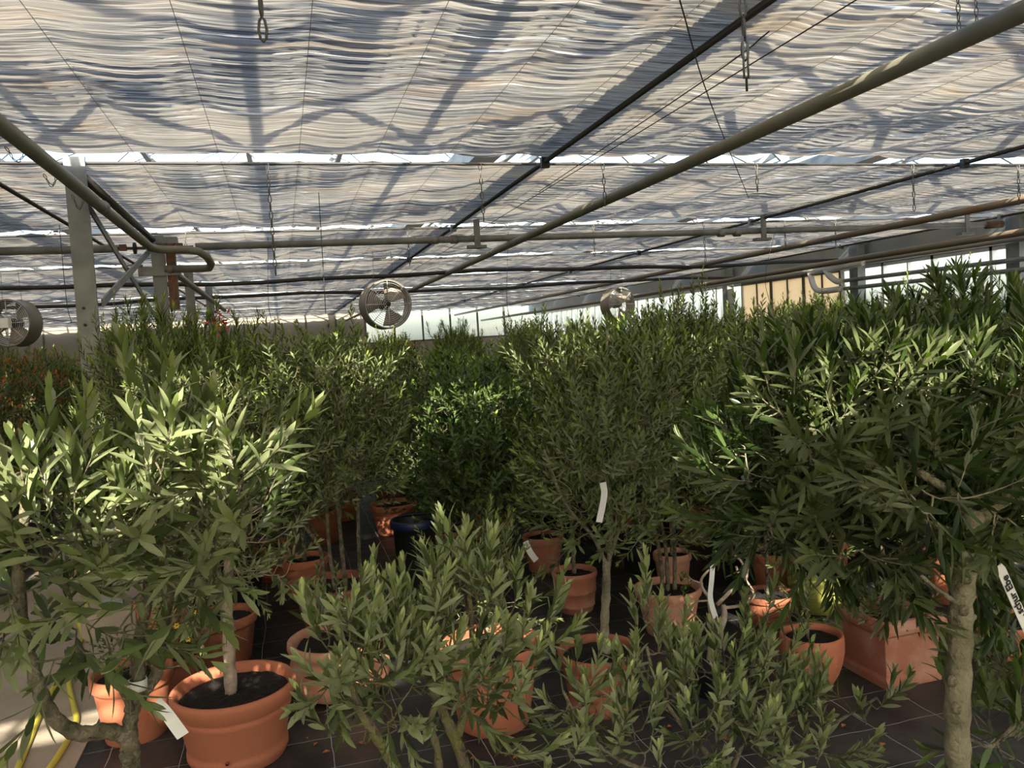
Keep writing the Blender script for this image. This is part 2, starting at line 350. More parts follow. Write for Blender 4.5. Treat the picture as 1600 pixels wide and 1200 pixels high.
# ---------------------------------------------------------------- steelwork
def post(x, y, wd, dp, top, label, brackets=False):
    t = thing('steel_post', label, 'post', (x, y, 0), 0, 'galvanised posts along the concrete path')
    b = MB().box(-wd / 2, wd / 2, -dp / 2, dp / 2, 0, top); 
    b.box(wd / 2 - .012, wd / 2 + .012, -dp / 2 - .006, -dp / 2 + .02, 0, top)
    b.build('post_shaft', M_galv, t, smooth=False)
    for z in (top - .12, 1.97, 1.93 - .06):
        bo = MB().lathe([(0, .008), (.007, .008), (.009, .005), (.009, 0)], 10).build('bolt', M_rod, t); bo.location = (-.01, -dp / 2, z); bo.rotation_euler = (math.pi / 2, 0, 0)
    MB().box(-.15, .15, -.15, .15, .004, .16).build('footing', M_concrete, t, smooth=False)
    if brackets:
        MB().box(-wd / 2 - .04, wd / 2 + .13, -dp / 2 - .02, dp / 2 + .02, top - .08, top - .02).build('head_plate', M_galv, t, smooth=False)
        MB().box(-wd / 2 - .12, wd / 2 + .14, -dp / 2 - .03, -dp / 2, 2.42, 2.50).build('bracket_plate', M_galv, t, smooth=False)
        MB().box(wd / 2 + .02, wd / 2 + .1, -.05, .05, 2.10, 2.78).build('side_channel', M_rust, t, smooth=False)
    return t
post(-1.10, 5.38, .105, .06, 2.86, 'wide galvanised steel post nearest the camera on the left')
post(-1.06, 8.35, .11, .07, 2.80, 'galvanised post with rusty bracket at the pipe valve, behind the nearest post', True)
post(-1.10, 11.4, .10, .06, 2.8, 'galvanised post third along, right of the bracketed one')
post(-1.10, 14.5, .10, .06, 2.8, 'galvanised post fourth along, mostly hidden by leaves')
for a, c, lab in (((-1.06, 5.42, 2.60), (-1.10, 8.3, 2.0), 'flat grey brace sloping down from the nearest post to the second'),
                  ((-1.02, 5.42, 2.0), (-1.06, 8.3, 2.72), 'flat grey brace sloping up from the nearest post to the second')):
    tag(MB().bar(a, c, .012, .05).build('cross_brace', M_galv, smooth=False), lab, 'brace', 'crossed braces between posts')
tag(MB().tube([(-1.08, 5.42, 2.77), (-1.09, 8.3, 2.76)], .028, 12).build('tie_pipe', M_rod), 'dark pipe running between the heads of the two nearest posts', 'pipe')

def longpipe(name, pts, r, m, label, cat='pipe', n=16, smooth=False):
    return tag(MB().tube(smooth_path(pts, 4) if smooth else pts, r, n).build(name, m), label, cat)
lp = thing('heating_pipe', 'olive-grey heating pipe at upper left, ending in an elbow by the second post', 'pipe', (-1.0, -3, 2.6))
MB().tube([(0, 0, 0), (-.0, 7.6, 0), (-.02, 10.60, 0), (.02, 10.72, -.002), (.06, 10.76, -.004), (.28, 10.78, -.01), (.35, 10.82, -.02), (.41, 10.9, -.06), (.43, 11.05, -.11), (.40, 11.2, -.13), (.33, 11.26, -.13), (.0, 11.3, -.12)], .035, 18).build('pipe_run', M_pipe, lp)
MB().tube([(0, 8.55, 0), (0, 8.59, 0)], .041, 18).build('pipe_joint', M_pipe, lp)
MB().tube([(.04, 11.25, -.13), (.06, 11.6, -.14), (.10, 18, -.19)], .033, 14).build('pipe_run', M_pipeb, lp)
longpipe('heating_pipe', [(2.42, -3, 2.6), (2.33, 6, 2.6), (2.30, 29.8, 2.6)], .035, M_pipe, 'thick olive-grey heating pipe running from upper right corner to the round fan')
longpipe('heating_pipe', [(6.42, -1, 2.6), (6.35, 9.5, 2.6), (6.3, 29.8, 2.6)], .037, M_pipeb, 'brown-grey heating pipe entering from the right edge below the thick one')
longpipe('heating_pipe', [(6.64, -1, 2.35), (6.69, 8, 2.35), (7.0, 14, 2.35), (7.3, 29.8, 2.35)], .035, M_pipeb, 'rust-streaked heating pipe low along the right wall')
for X_, z_, lab in ((8.95, 2.51, 'upper brown pipe on the window wall'), (8.95, 2.26, 'upper grey pipe across the bright windows'), (8.95, 2.13, 'lower grey pipe across the bright windows')):
    longpipe('wall_pipe', [(X_, 0, z_ - .02), (X_, 11.4, z_)], .032, M_pipeb if z_ > 2.4 else M_gpipe, lab)
for dx, z0, lab in ((0, 2.13, 'pale insulated pipe dropping in an S-bend beside the cream panels, left one'), (.14, 2.26, 'pale insulated pipe dropping in an S-bend beside the cream panels, right one')):
    longpipe('insulated_pipe', [(8.8, 29, 2.50), (8.8, 12.3 - dx * 2, 2.50), (8.8, 12.1 - dx * 3, 2.46), (8.8, 12.0 - dx * 3, z0 + .1), (8.82, 11.85 - dx * 3, z0), (8.9, 11.42, z0)], .05, mat('pipe_lagging', (.5, .49, .46), .6) if dx == 0 else bpy.data.materials['pipe_lagging'], lab, smooth=True)
tag(MB().box(9.05, 9.2, 11.2, 11.4, 0, 2.9).build('wall_post', M_galv, smooth=False), 'grey steel post of the window wall beside the cream panels', 'post', 'posts of the window wall')
tag(MB().box(9.05, 9.2, 15.2, 15.4, 0, 2.9).build('wall_post', M_galv, smooth=False), 'grey steel post of the window wall, farther off left of the cream panels', 'post', 'posts of the window wall')
tag(MB().box(9.05, 9.2, 8.2, 8.4, 0, 2.9).build('wall_post', M_galv, smooth=False), 'grey steel post of the window wall near the right edge', 'post', 'posts of the window wall')
# thin drive rods
for X_, lab in ((1.80, 'dark drive rod running diagonally up to the top right, left of the thick pipe'), (5.3, 'dark drive rod beyond the thick pipe at the right'), (-1.66, 'dark drive rod left of the nearest post'), (8.9, 'dark drive rod high along the window wall')):
    t = thing('drive_rod', lab, 'rod', (X_, -3, 2.82), 0, 'screen drive rods')
    MB().tube([(0, 0, 0), (0, 32.8, 0)], .016, 10).build('rod', M_rod, t)
    for i in range(1, 9):
        yy = G0 + (i - 2) * BAY + 3 - .1
        MB().box(-.028, .028, yy - .02, yy + .02, -.04, .03).build('bearing', M_galv if i % 2 else M_rod, t, smooth=False)
# cross pipe with valve
xp = thing('cross_pipe', 'long grey-green water pipe crossing the whole house right of the valve', 'pipe', (0, 8.12, 2.66))
MB().tube([(-.70, 0, 0), (8.7, .0, .04)], .034, 14).build('pipe_run', M_gpipe, xp)
for q in (1.52, 1.72, 4.75, 4.95): MB().tube([(q, 0, 0.01), (q + .07, 0, .01)], .043, 14).build('coupling', M_gpipe, xp)
MB().tube([(8.45, 0, .03), (8.7, 0, .04)], .045, 14).build('end_cap', M_rust, xp)
xq = thing('cross_pipe', 'grey water pipe left of the valve, passing behind the nearest post', 'pipe', (0, 8.12, 2.66))
MB().tube([(-9.4, 0, 0), (-1.36, 0, 0)], .036, 14).build('pipe_run', M_gpipe, xq)
vv = thing('valve', 'rusty valve assembly joining the cross pipe at the second post', 'valve', (-1.36, 8.12, 2.66))
MB().tube([(0, 0, 0), (.64, 0, 0)], .014, 10).build('stem_pipe', M_rust, vv)
hw = MB().lathe([(.015, -.01), (.05, -.012), (.055, 0), (.05, .012), (.015, .01)], 20).build('hand_wheel', M_rod, vv); hw.location = (.14, 0, .0); hw.rotation_euler = (0, math.pi / 2, 0)
for q in (.04, .42, .52): MB().box(q - .03, q + .03, -.025, .025, -.02, .035).build('union', M_rust, vv, smooth=False)
for X_, lab in ((1.98, 'steel hanger bracket on the cross pipe left of the thick pipe'), (5.28, 'steel hanger bracket on the cross pipe at the second drive rod'), (8.1, 'steel hanger bracket on the cross pipe near the window wall')):
    t = thing('pipe_hanger', lab, 'bracket', (X_, 8.1, 2.6), 0, 'hangers of the cross pipe')
    MB().box(-.03, .03, -.06, -.04, 0, .26).build('plate', M_galv, t, smooth=False)
    MB().box(-.10, .09, -.07, .02, -.03, 0.0).build('foot', M_galv, t, smooth=False)
# wavy dark tubes far off
for y_, z_, lab in ((11.35, 2.60, 'thick dark hose line across the house above the centre fan'), (14.35, 2.58, 'dark hose line just below it, behind the centre fan')):
    P = [(x_, y_, z_ + .025 * math.sin(x_ * .9 + y_) + .012 * math.sin(x_ * 2.7)) for x_ in np.arange(-8, 9.1, .6)]
    longpipe('hanging_hose', P, .028, M_rod, lab, 'hose', 8)

# chains
def chain_mb(P, lk=.045, r=.0028, w_=.0085):
    P = np.asarray(P, float); seg = np.linalg.norm(np.diff(P, axis=0), axis=1); cum = np.r_[0, np.cumsum(seg)]
    n = max(2, int(cum[-1] / lk)); b = MB()
    for i in range(n):
        s0 = (i + .5) * cum[-1] / n; c = np.array([np.interp(s0, cum, P[:, k_]) for k_ in range(3)])
        c2 = np.array([np.interp(min(s0 + .01, cum[-1]), cum, P[:, k_]) for k_ in range(3)]); c1 = np.array([np.interp(max(s0 - .01, 0), cum, P[:, k_]) for k_ in range(3)])
        t = (c2 - c1); t /= np.linalg.norm(t) + 1e-9
        u = np.cross(t, [0.3, 1, 0.1]); u /= np.linalg.norm(u)
        if i % 2: u = np.cross(t, u)
        pts = [c + t * (math.sin(a) * (lk * .62 - w_ * .3) if True else 0) + u * (w_ * math.cos(a)) for a in np.linspace(0, 2 * np.pi, 9)]
        b.tube(pts, r, 5, False)
    return b
def chain(px, py, yy, label, lk=.048, r=.0038, w_=.0105, ztop=2.845):
    yy = {2.3: 2.38, 5.35: 5.435, 8.45: 8.485, 8.2: 8.485}.get(yy, yy)
    e = ony(px, py, yy); o = chain_mb([(e[0], yy, ztop), (e[0] + .004, yy, e[2])], lk, r, w_).build('hanging_chain', M_chain)
    tag(o, label, 'chain', 'hanging chains'); return o
chain(410, 66, 2.3, 'big-linked chain end hanging at the top of the photo, left of centre', .06, .0042, .011)
chain(1163, 95, 2.3, 'big-linked chain with turnbuckle hanging at the top right of centre', .06, .0042, .011)
tb = thing('turnbuckle', 'long steel turnbuckle hooked on the big-linked chain at upper right', 'turnbuckle', ony(1163, 95, 2.38))
MB().tube([(-.008, -.008, .075), (-.008, -.008, -.06)], .0035, 6).build('side_bar', M_galv, tb); MB().tube([(.008, -.008, .075), (.008, -.008, -.06)], .0035, 6).build('side_bar', M_galv, tb)
MB().tube([(0, -.008, -.055), (0, -.008, -.1)], .004, 8).build('eye_bolt', M_rod, tb)
for px, py, yy, lab in ((430, 430, 5.35, 'long chain hanging free left of centre, from the first bright gap'), (755, 345, 5.35, 'chain hanging beside the drive rod, from the first bright gap'),
        (945, 322, 5.35, 'chain carrying the thick pipe below the first bright gap'), (1183, 300, 5.35, 'chain between the thick pipe and the second drive rod'), (1428, 330, 5.35, 'chain hanging clear above the brown-grey pipe at right'),
        (1592, 320, 5.35, 'chain at the right edge meeting the brown-grey pipe'), (640, 415, 8.45, 'short chain above the centre fan beside the drive rod'), (929, 400, 8.45, 'short chain crossing the cross pipe right of the thick pipe'),
        (1102, 410, 8.45, 'short chain crossing the cross pipe left of its second hanger'), (1227, 385, 8.45, 'short chain just right of the second pipe hanger'), (1306, 388, 8.45, 'short chain reaching the brown-grey pipe near the window wall'),
        (291, 395, 8.2, 'short chain at the elbow of the left heating pipe')):
    chain(px, py, yy, lab)
for i, (px0, py0, px1, py1, dz) in enumerate(((8, 225, 40, 245, .05), (68, 268, 92, 270, .07), (112, 300, 133, 310, .08))):
    a = onz(px0, py0 + 4, 2.6); c = onz(px1, py1 - 6, 2.61); m_ = (a + c) / 2; m_[2] -= dz
    tag(chain_mb(smooth_path([a, m_, c], 6), .03, .002, .006).build('chain_loop', M_chain), ['slack chain loop under the left heating pipe, at the left edge', 'slack chain loop under the left heating pipe, left of the post', 'slack chain loop under the left heating pipe, in front of the post'][i], 'chain', 'slack loops on the left pipe')
tpk = smooth_path([onz(1497, 0, 2.82), onz(1497, 50, 2.62), onz(1508, 82, 2.56), onz(1524, 78, 2.57), onz(1524, 30, 2.64), onz(1526, 0, 2.82)], 5)
tpk = np.array([(2.36 + (-.05 if i < 10 else .05) + 0, 2.25 + i * .006, z) for i, z in enumerate(tpk[:, 2])])
for a_, lab in (((1498, 75), 'left strand of chain wrapped under the thick pipe at upper right'), ((1526, 65), 'right strand of chain wrapped under the thick pipe at upper right')):
    chain(a_[0], a_[1], 2.36 if a_[0] < 1510 else 2.3, lab, .03, .0022, .007)
# wires
for P, lab in (([onz(1062, 0, 2.8), onz(1110, 160, 2.78), onz(1170, 310, 2.74)], 'thin dark cord dropping from the top across the rods'),
               ([(2.05, 0, 2.78), (2.06, 3, 2.78), (2.06, 20, 2.78)], 'thin straight cable alongside the drive rod'),
               ([(1.93, 2.85, 2.79), (1.96, 3.4, 2.78), (2.05, 6.2, 2.79)], 'slack thin cord from the rod bearing'),
               ([(ony(98, 412, 8)[0], 8, 2.87), ony(104, 470, 8), ony(112, 505, 8)], 'thin dark cord hanging left of the nearest post'),
               ([(ony(500, 330, 6.5)[0], 6.5, 2.86), ony(505, 420, 6.5), ony(509, 490, 6.5)], 'thin cord hanging left of the centre fan'),
               ([(ony(424, 440, 9)[0], 9, 2.86), ony(420, 480, 9), ony(432, 510, 9)], 'thin looped cord hanging at the edge of the hedge, far left of the centre fan'),
               ([(ony(798, 430, 9)[0], 9, 2.86), ony(792, 470, 9), ony(800, 505, 9)], 'thin curved cord hanging right of the centre fan'),
               ([(ony(1215, 395, 9)[0], 9, 2.86), ony(1196, 430, 9), ony(1203, 475, 9)], 'thin curved cord hanging in front of the cream panels')):
    tag(MB().tube(smooth_path(P, 6), .003, 5).build('cord', M_rod), lab, 'cord')

# fans
def fan(loc, rz, R, dp, label, rx=0):
    t = thing('ventilation_fan', label, 'fan', loc, rz, 'round ventilation fans under the screens'); t.rotation_euler = (rx, 0, rz)
    def rot(o): o.rotation_euler = (math.pi / 2, 0, 0); return o
    rot(MB().lathe([(R, -dp / 2), (R + .012, -dp / 2), (R + .004, -dp / 2 + .01), (R + .004, dp / 2 - .01), (R + .012, dp / 2), (R - .002, dp / 2), (R - .002, -dp / 2), (R, -dp / 2)], 56).build('drum', M_fan, t))
    g_ = MB()
    for k_ in range(11):
        rr = R * (.12 + .86 * k_ / 10); a = np.linspace(0, 2 * np.pi, 41); g_.tube(np.stack([rr * np.cos(a), np.full(41, -dp / 2), rr * np.sin(a)], 1), .0028, 4, False)
    for k_ in range(8):
        a = k_ * math.pi / 4; g_.tube([(.03 * math.cos(a), -dp / 2 - .004, .03 * math.sin(a)), (R * math.cos(a), -dp / 2 - .004, R * math.sin(a))], .0045, 5)
    g_.build('guard', M_alu, t)
    for k_ in range(3):
        a0 = k_ * 2 * math.pi / 3 + .9; V = []
        for r_ in np.linspace(.2, .93, 5):
            for q, s_ in enumerate((-1, -.33, .33, 1)):
                a = a0 + s_ * (.52 + .12 * r_) ; V.append((R * r_ * math.cos(a), s_ * .045, R * r_ * math.sin(a)))
        F = [(i * 4 + j, i * 4 + j + 1, i * 4 + j + 5, i * 4 + j + 4) for i in range(4) for j in range(3)]
        bl = MB().add(V, F).build('blade', M_blade, t); md = bl.modifiers.new('s', 'SOLIDIFY'); md.thickness = .004
    rot(MB().lathe([(0, .05), (.05, .05), (.055, .03), (.055, -.1), (.0, -.11)], 20).build('motor', M_rod, t))
    for s_ in (-1, 1): MB().tube([(s_ * R * .45, 0, R * .9), (s_ * R * .4, 0, R * .9 + .35)], .002, 5).build('hanging_wire', M_rod, t)
    return t
fan(ony(602, 476, 9.3), math.radians(13), .268, .20, 'round ventilation fan with ringed guard in the centre of the photo, facing the camera')
lf = fan(ony(22, 505, 10.5), math.radians(-20), .26, .22, 'round ventilation fan at the left edge, turned to show its open drum')
MB().box(-.05, .05, -.17, -.11, -.055, .055).build('terminal_box', M_white, lf, smooth=False)
fan(ony(965, 476, 12.5), math.radians(16), .27, .22, 'round ventilation fan far right of centre, half hidden by olive shoots')

# ---------------------------------------------------------------- leaves and trees
def leaf_arrays(P, D, Nn, Ln, Wd, curl, lod):
    D = D / np.linalg.norm(D, axis=1)[:, None]; S = np.cross(D, Nn); S /= np.linalg.norm(S, axis=1)[:, None] + 1e-9; Nn = np.cross(S, D)
    L_ = Ln[:, None]; W = Wd[:, None]; cu = curl[:, None]
    if lod == 0:
        m = P + D * L_ * .45 + Nn * L_ * .0
        V = np.stack([P, m - S * W * .5 + Nn * W * .12, P + D * L_ * .98 - Nn * L_ * cu, m + S * W * .5 + Nn * W * .12], 1)
        F = np.array([[0, 1, 2], [0, 2, 3]])
    else:
        def sec(t, w_):
            c = P + D * L_ * t - Nn * L_ * cu * t * t
            return [c - S * W * w_ + Nn * W * .14 * w_ * 2, c, c + S * W * w_ + Nn * W * .14 * w_ * 2]
        a = sec(.22, .34); m = sec(.52, .5); c = sec(.80, .34)
        V = np.stack([P] + a + m + c + [P + D * L_ - Nn * L_ * cu], 1)
        F = np.array([[0, 1, 2], [0, 2, 3], [1, 4, 2], [4, 5, 2], [2, 5, 3], [5, 6, 3], [4, 7, 5], [7, 8, 5], [5, 8, 6], [8, 9, 6], [7, 10, 8], [8, 10, 9]])
    return V, F
class Foliage:
    def __init__(s, lod=1): s.P = []; s.D = []; s.N = []; s.L = []; s.W = []; s.Y = []; s.lod = lod
    def shoot(s, r, p0, d0, length, spec, bend=0.5):
        """one leafy shoot: opposite pairs, each pair turned a quarter against the last; returns its axis"""
        n = max(3, int(length / spec['gap'])); d = d0 / (np.linalg.norm(d0) + 1e-9); p = p0.copy(); ax = [p.copy()]
        u = np.cross(d, r.normal(size=3)); u /= np.linalg.norm(u) + 1e-9; step = length / n
        for i in range(n):
            d = d + np.array([0, 0, 1]) * bend * step / max(length, .05) + r.normal(size=3) * .05; d /= np.linalg.norm(d); p = p + d * step; ax.append(p.copy())
            u = u - d * (u @ d); u /= np.linalg.norm(u) + 1e-9; u = np.cross(d, u); t = (i + 1) / n
            al = spec['ang'] * (1.15 - .55 * t) * r.uniform(.75, 1.25)
            size = (1.0 if t < .75 else 1.0 - (t - .75) * 1.6) * (.75 + .25 * min(1, t * 4))
            for sg in (-1, 1):
                if r.rand() < spec.get('drop', .06): continue
                a2 = al * r.uniform(.8, 1.2); dd = d * math.cos(a2) + u * sg * math.sin(a2) + r.normal(size=3) * .10
                dd[2] -= spec.get('droop', .0) * (1 - t)
                nn = d - dd * (d @ dd) / (dd @ dd); 
                if np.linalg.norm(nn) < .05: nn = u.copy()
                s.P.append(p); s.D.append(dd); s.N.append(nn); s.L.append(spec['len'] * size * r.uniform(.75, 1.15)); s.W.append(spec['wid'] * (size * .6 + .4) * r.uniform(.8, 1.15)); s.Y.append(max(0, (t - .6) * 2.2) * spec.get('young', .5) * r.uniform(.5, 1.1))
        s.P.append(p); s.D.append(d + r.normal(size=3) * .1); s.N.append(np.cross(d, u)); s.L.append(spec['len'] * .55); s.W.append(spec['wid'] * .6); s.Y.append(spec.get('young', .5))
        return ax
    def build(s, name, mt, parent, r):
        P = np.array(s.P); n = len(P)
        V, F = leaf_arrays(P, np.array(s.D), np.array(s.N), np.array(s.L), np.array(s.W), r.uniform(-.02, .16, n), s.lod)
        k_ = V.shape[1]; V = V.reshape(-1, 3); F = (F[None] + (np.arange(n) * k_)[:, None, None]).reshape(-1, 3)
        me = bpy.data.meshes.new(name); me.vertices.add(len(V)); me.vertices.foreach_set('co', V.ravel())
        me.loops.add(F.size); me.loops.foreach_set('vertex_index', F.ravel().astype(np.int32))
        me.polygons.add(len(F)); me.polygons.foreach_set('loop_start', np.arange(0, F.size, 3, dtype=np.int32)); me.polygons.foreach_set('use_smooth', np.ones(len(F), bool))
        me.update(calc_edges=True)
        at = me.attributes.new('young', 'FLOAT', 'POINT'); at.data.foreach_set('value', np.repeat(np.clip(s.Y, 0, 1), k_).astype(np.float32))
        me.materials.append(mt); o = bpy.data.objects.new(name, me); C.objects.link(o); o.parent = parent; return o

def grow(r, fol, wood, stems, clusters, spec, origin, node_from=.35):
    """stems: [(points, r0, r1)]; clusters: [(centre, radii, n, updir)]"""
    nodes = []; nr = []
    for pts, r0, r1 in stems:
        P = smooth_path(np.array(pts, float) - origin, 6); rad = np.linspace(r0, r1, len(P)) * (1 + .10 * np.sin(np.arange(len(P)) * 1.9))
        rad = rad + np.abs(r.normal(size=len(P))) * r0 * .05
        wood.tube(P, rad, 10)
        st = int(len(P) * node_from) if len(nodes) == 0 else 0
        for i in range(st, len(P)): nodes.append(P[i]); nr.append(rad[i])
    NP = np.array(nodes); NR = list(nr); tg = []
    for c, rad, n, up in clusters:
        c = np.array(c, float) - origin; rad = np.array(rad, float)
        for _ in range(n):
            v = r.normal(size=3); v /= np.linalg.norm(v); v *= r.rand() ** (1 / 2.4)
            d = v * .9 + np.array([0, 0, up]) + r.normal(size=3) * .35
            tg.append((c + v * rad, d / np.linalg.norm(d)))
    dist = [np.min(np.linalg.norm(NP - t[0], axis=1)) for t in tg]
    for i in np.argsort(dist):
        p, d = tg[i]; dd = NP - p; dl = np.linalg.norm(dd, axis=1) + .35 * np.maximum(0, NP[:, 2] - p[2])
        j = int(np.argmin(dl)); q = NP[j]; L0 = np.linalg.norm(p - q)
        if L0 > .02:
            m1 = q + (p - q) * .5 + r.normal(size=3) * L0 * .10 + np.array([0, 0, -.08 * L0]); k_ = max(2, int(L0 / .06))
            path = smooth_path(np.array([q, m1, p]), k_ // 2 + 1); r0 = min(NR[j] * .8, .002 + .022 * L0 ** .9 * spec.get('thick', 1)); 
            wood.tube(path, np.linspace(max(r0, .0022), .0018, len(path)), 5, False)
            NP = np.vstack([NP, path[1:]]); NR += list(np.linspace(max(r0, .0022), .0018, len(path))[1:])
        ax = fol.shoot(r, p, d, spec['shoot'] * r.uniform(.6, 1.3), spec, spec.get('bend', .5))
        wood.tube(ax[::2] if len(ax) > 4 else ax, np.linspace(.0018, .0009, len(ax[::2] if len(ax) > 4 else ax)), 4, False)

SP = dict(
 near=dict(gap=.022, ang=.70, len=.080, wid=.0165, shoot=.15, young=.35, bend=.5, drop=.08),
 p3=dict(gap=.015, ang=.55, len=.058, wid=.0125, shoot=.11, young=.9, bend=1.0, drop=.06),
 p4=dict(gap=.015, ang=.50, len=.054, wid=.0125, shoot=.11, young=.9, bend=1.1, drop=.06),
 right=dict(gap=.014, ang=.72, len=.078, wid=.0125, shoot=.14, young=.25, bend=.45, droop=.25, drop=.05),
 olive=dict(gap=.022, ang=.75, len=.055, wid=.013, shoot=.20, young=.9, bend=.5),
 fine=dict(gap=.017, ang=.65, len=.045, wid=.0085, shoot=.22, young=1.1, bend=.6),
 laurel=dict(gap=.028, ang=.85, len=.065, wid=.022, shoot=.20, young=.8, bend=.5),
 narrow=dict(gap=.016, ang=.60, len=.085, wid=.010, shoot=.20, young=.8, bend=.6),
 red=dict(gap=.018, ang=.75, len=.055, wid=.016, shoot=.16, young=1.0, bend=.5))

# ---- pots
def pot_profile(style, R, Hh):
    t = .018
    if style == 'ridged':
        return [(0, 0), (.74 * R, 0), (.755 * R, .02 * Hh), (.765 * R, .05 * Hh), (.80 * R, .10 * Hh), (.80 * R, .17 * Hh), (.775 * R, .19 * Hh), (.79 * R, .25 * Hh), (.87 * R, .62 * Hh), (.885 * R, .64 * Hh), (.90 * R, .70 * Hh), (.885 * R, .72 * Hh), (.90 * R, .74 * Hh), (.93 * R, .78 * Hh), (.97 * R, .84 * Hh), (1.0 * R, .92 * Hh), (.995 * R, .97 * Hh), (.96 * R, Hh), (.92 * R, .99 * Hh), (.89 * R, .93 * Hh), (.86 * R, .6 * Hh)]
    if style == 'classic':
        return [(0, 0), (.72 * R, 0), (.73 * R, .02 * Hh), (.90 * R, .74 * Hh), (.905 * R, .77 * Hh), (.96 * R, .79 * Hh), (.985 * R, .82 * Hh), (R, .95 * Hh), (.985 * R, .99 * Hh), (.95 * R, Hh), (.90 * R, .98 * Hh), (.88 * R, .9 * Hh), (.82 * R, .6 * Hh)]
    if style == 'banded':
        return [(0, 0), (.70 * R, 0), (.74 * R, .02 * Hh), (.80 * R, .14 * Hh), (.83 * R, .15 * Hh), (.84 * R, .19 * Hh), (.82 * R, .20 * Hh), (.88 * R, .48 * Hh), (.91 * R, .49 * Hh), (.92 * R, .54 * Hh), (.90 * R, .55 * Hh), (.93 * R, .84 * Hh), (.98 * R, .86 * Hh), (R, .93 * Hh), (.98 * R, .99 * Hh), (.95 * R, Hh), (.90 * R, .98 * Hh), (.87 * R, .6 * Hh)]
    if style == 'bowl':
        return [(0, 0), (.60 * R, 0), (.72 * R, .02 * Hh), (.85 * R, .10 * Hh), (.93 * R, .25 * Hh), (.95 * R, .45 * Hh), (.90 * R, .68 * Hh), (.86 * R, .74 * Hh), (.92 * R, .80 * Hh), (.96 * R, .88 * Hh), (.95 * R, .97 * Hh), (.90 * R, Hh), (.84 * R, .97 * Hh), (.82 * R, .6 * Hh)]
    if style == 'egg':
        return [(0, 0), (.58 * R, 0), (.64 * R, .02 * Hh), (.80 * R, .20 * Hh), (.92 * R, .42 * Hh), (.99 * R, .65 * Hh), (1.0 * R, .85 * Hh), (.99 * R, .95 * Hh), (.96 * R, Hh), (.90 * R, .99 * Hh), (.88 * R, .9 * Hh), (.84 * R, .6 * Hh)]
    if style == 'flare':
        return [(0, 0), (.66 * R, 0), (.68 * R, .02 * Hh), (.88 * R, .72 * Hh), (.90 * R, .78 * Hh), (.97 * R, .84 * Hh), (R, .93 * Hh), (.985 * R, .985 * Hh), (.95 * R, Hh), (.90 * R, .98 * Hh), (.86 * R, .86 * Hh), (.80 * R, .6 * Hh)]
    if style == 'tall':
        return [(0, 0), (.78 * R, 0), (.80 * R, .01 * Hh), (.93 * R, .93 * Hh), (1.0 * R, .94 * Hh), (R, .99 * Hh), (.96 * R, Hh), (.90 * R, .98 * Hh), (.86 * R, .7 * Hh)]
def soil_obj(R, z, t, seed=0, parts='soil'):
    r = np.random.RandomState(seed); b = MB(); prof = [(R * f_, z + .012 * (1 - f_) + .004 * r.randn() * (f_ < .95)) for f_ in (1, .85, .7, .5, .3, .12)] + [(0.001, z + .014)]
    b.lathe(prof, 40); V = b.v[0]; V[:, 2] += r.normal(size=len(V)) * .0025
    return b.build(parts, M_soil, t)
def pot_parts(t, style, R, Hh, m, seed=0, soil=.86):
    o = MB().lathe(pot_profile(style, R, Hh), 56).build('pot', m, t)
    soil_obj(R * .885 * (.985 if style != 'bowl' else .92) * (.985 if style in ('ridged',) else .955), Hh * soil, t, seed); return o

def pot_place(x, y_, wpx, yb):
    q = onz(x, yb, 0); cy_ = q[1]
    for _ in range(6):
        rr = ony(x, y_, cy_); R = wpx / 2 / FPX * depth(rr); cy_ = onz(x, yb, 0)[1] + .75 * R
    rr = ony(x, y_, cy_); return np.array([rr[0], cy_, 0.]), R, rr[2]
def EL(px, py, yy, rpx, rpy, rd, n, up=.4):
    c = ony(px, py, yy); k_ = depth(c) / FPX; return (c, (rpx * k_, rd, rpy * k_), n, up)
def pts(lst): return [ony(*q) for q in lst]

def tree(name, label, cat, base, pot, stems, clusters, spec, lm, bark=M_bark, seed=1, lod=1, rz=0, group=None, node_from=.35):
    """base: ground point; pot: (style, R, H, material) or None; stems/clusters in world space"""
    r = np.random.RandomState(seed); t = thing(name, label, cat, base, 0, group)
    if pot: pot_parts(t, pot[0], pot[1], pot[2], pot[3], seed)
    fol = Foliage(lod); wood = MB(); grow(r, fol, wood, stems, clusters, spec, np.array(base, float), node_from)
    wood.build('trunk', bark, t); fol.build('foliage', lm, t, r); return t

# ================================================================ the near plants
# P1: multi-stemmed olive at the left
base = np.array([-.37, 1.83, 0.]); S0 = ony(205, 1200, 1.782); ST = [
 ([(base[0], base[1], .28), S0 - [0, 0, .25], S0, *pts([(203, 1165, 1.782), (196, 1140, 1.782)])], .021, .017),
 (pts([(198, 1150, 1.782), (165, 1142, 1.759), (125, 1146, 1.748), (88, 1125, 1.725), (64, 1085, 1.725), (50, 1040, 1.725), (36, 985, 1.725), (30, 920, 1.725), (27, 860, 1.725), (40, 800, 1.725), (30, 740, 1.702)]), .0165, .008),
 (pts([(202, 1150, 1.782), (206, 1115, 1.794), (222, 1085, 1.817), (246, 1050, 1.840), (252, 1005, 1.863), (262, 950, 1.840), (275, 890, 1.817), (290, 820, 1.794), (330, 760, 1.725)]), .015, .006),
 (pts([(205, 1112, 1.794), (212, 1085, 1.794), (218, 1040, 1.805), (217, 1000, 1.817), (228, 950, 1.840), (235, 870, 1.840), (240, 790, 1.840), (250, 700, 1.782)]), .014, .008),
 (pts([(245, 1048, 1.840), (232, 1025, 1.817), (226, 1005, 1.805)]), .009, .006),
 (pts([(206, 1108, 1.782), (186, 1070, 1.748), (170, 1040, 1.725)]), .007, .004)]
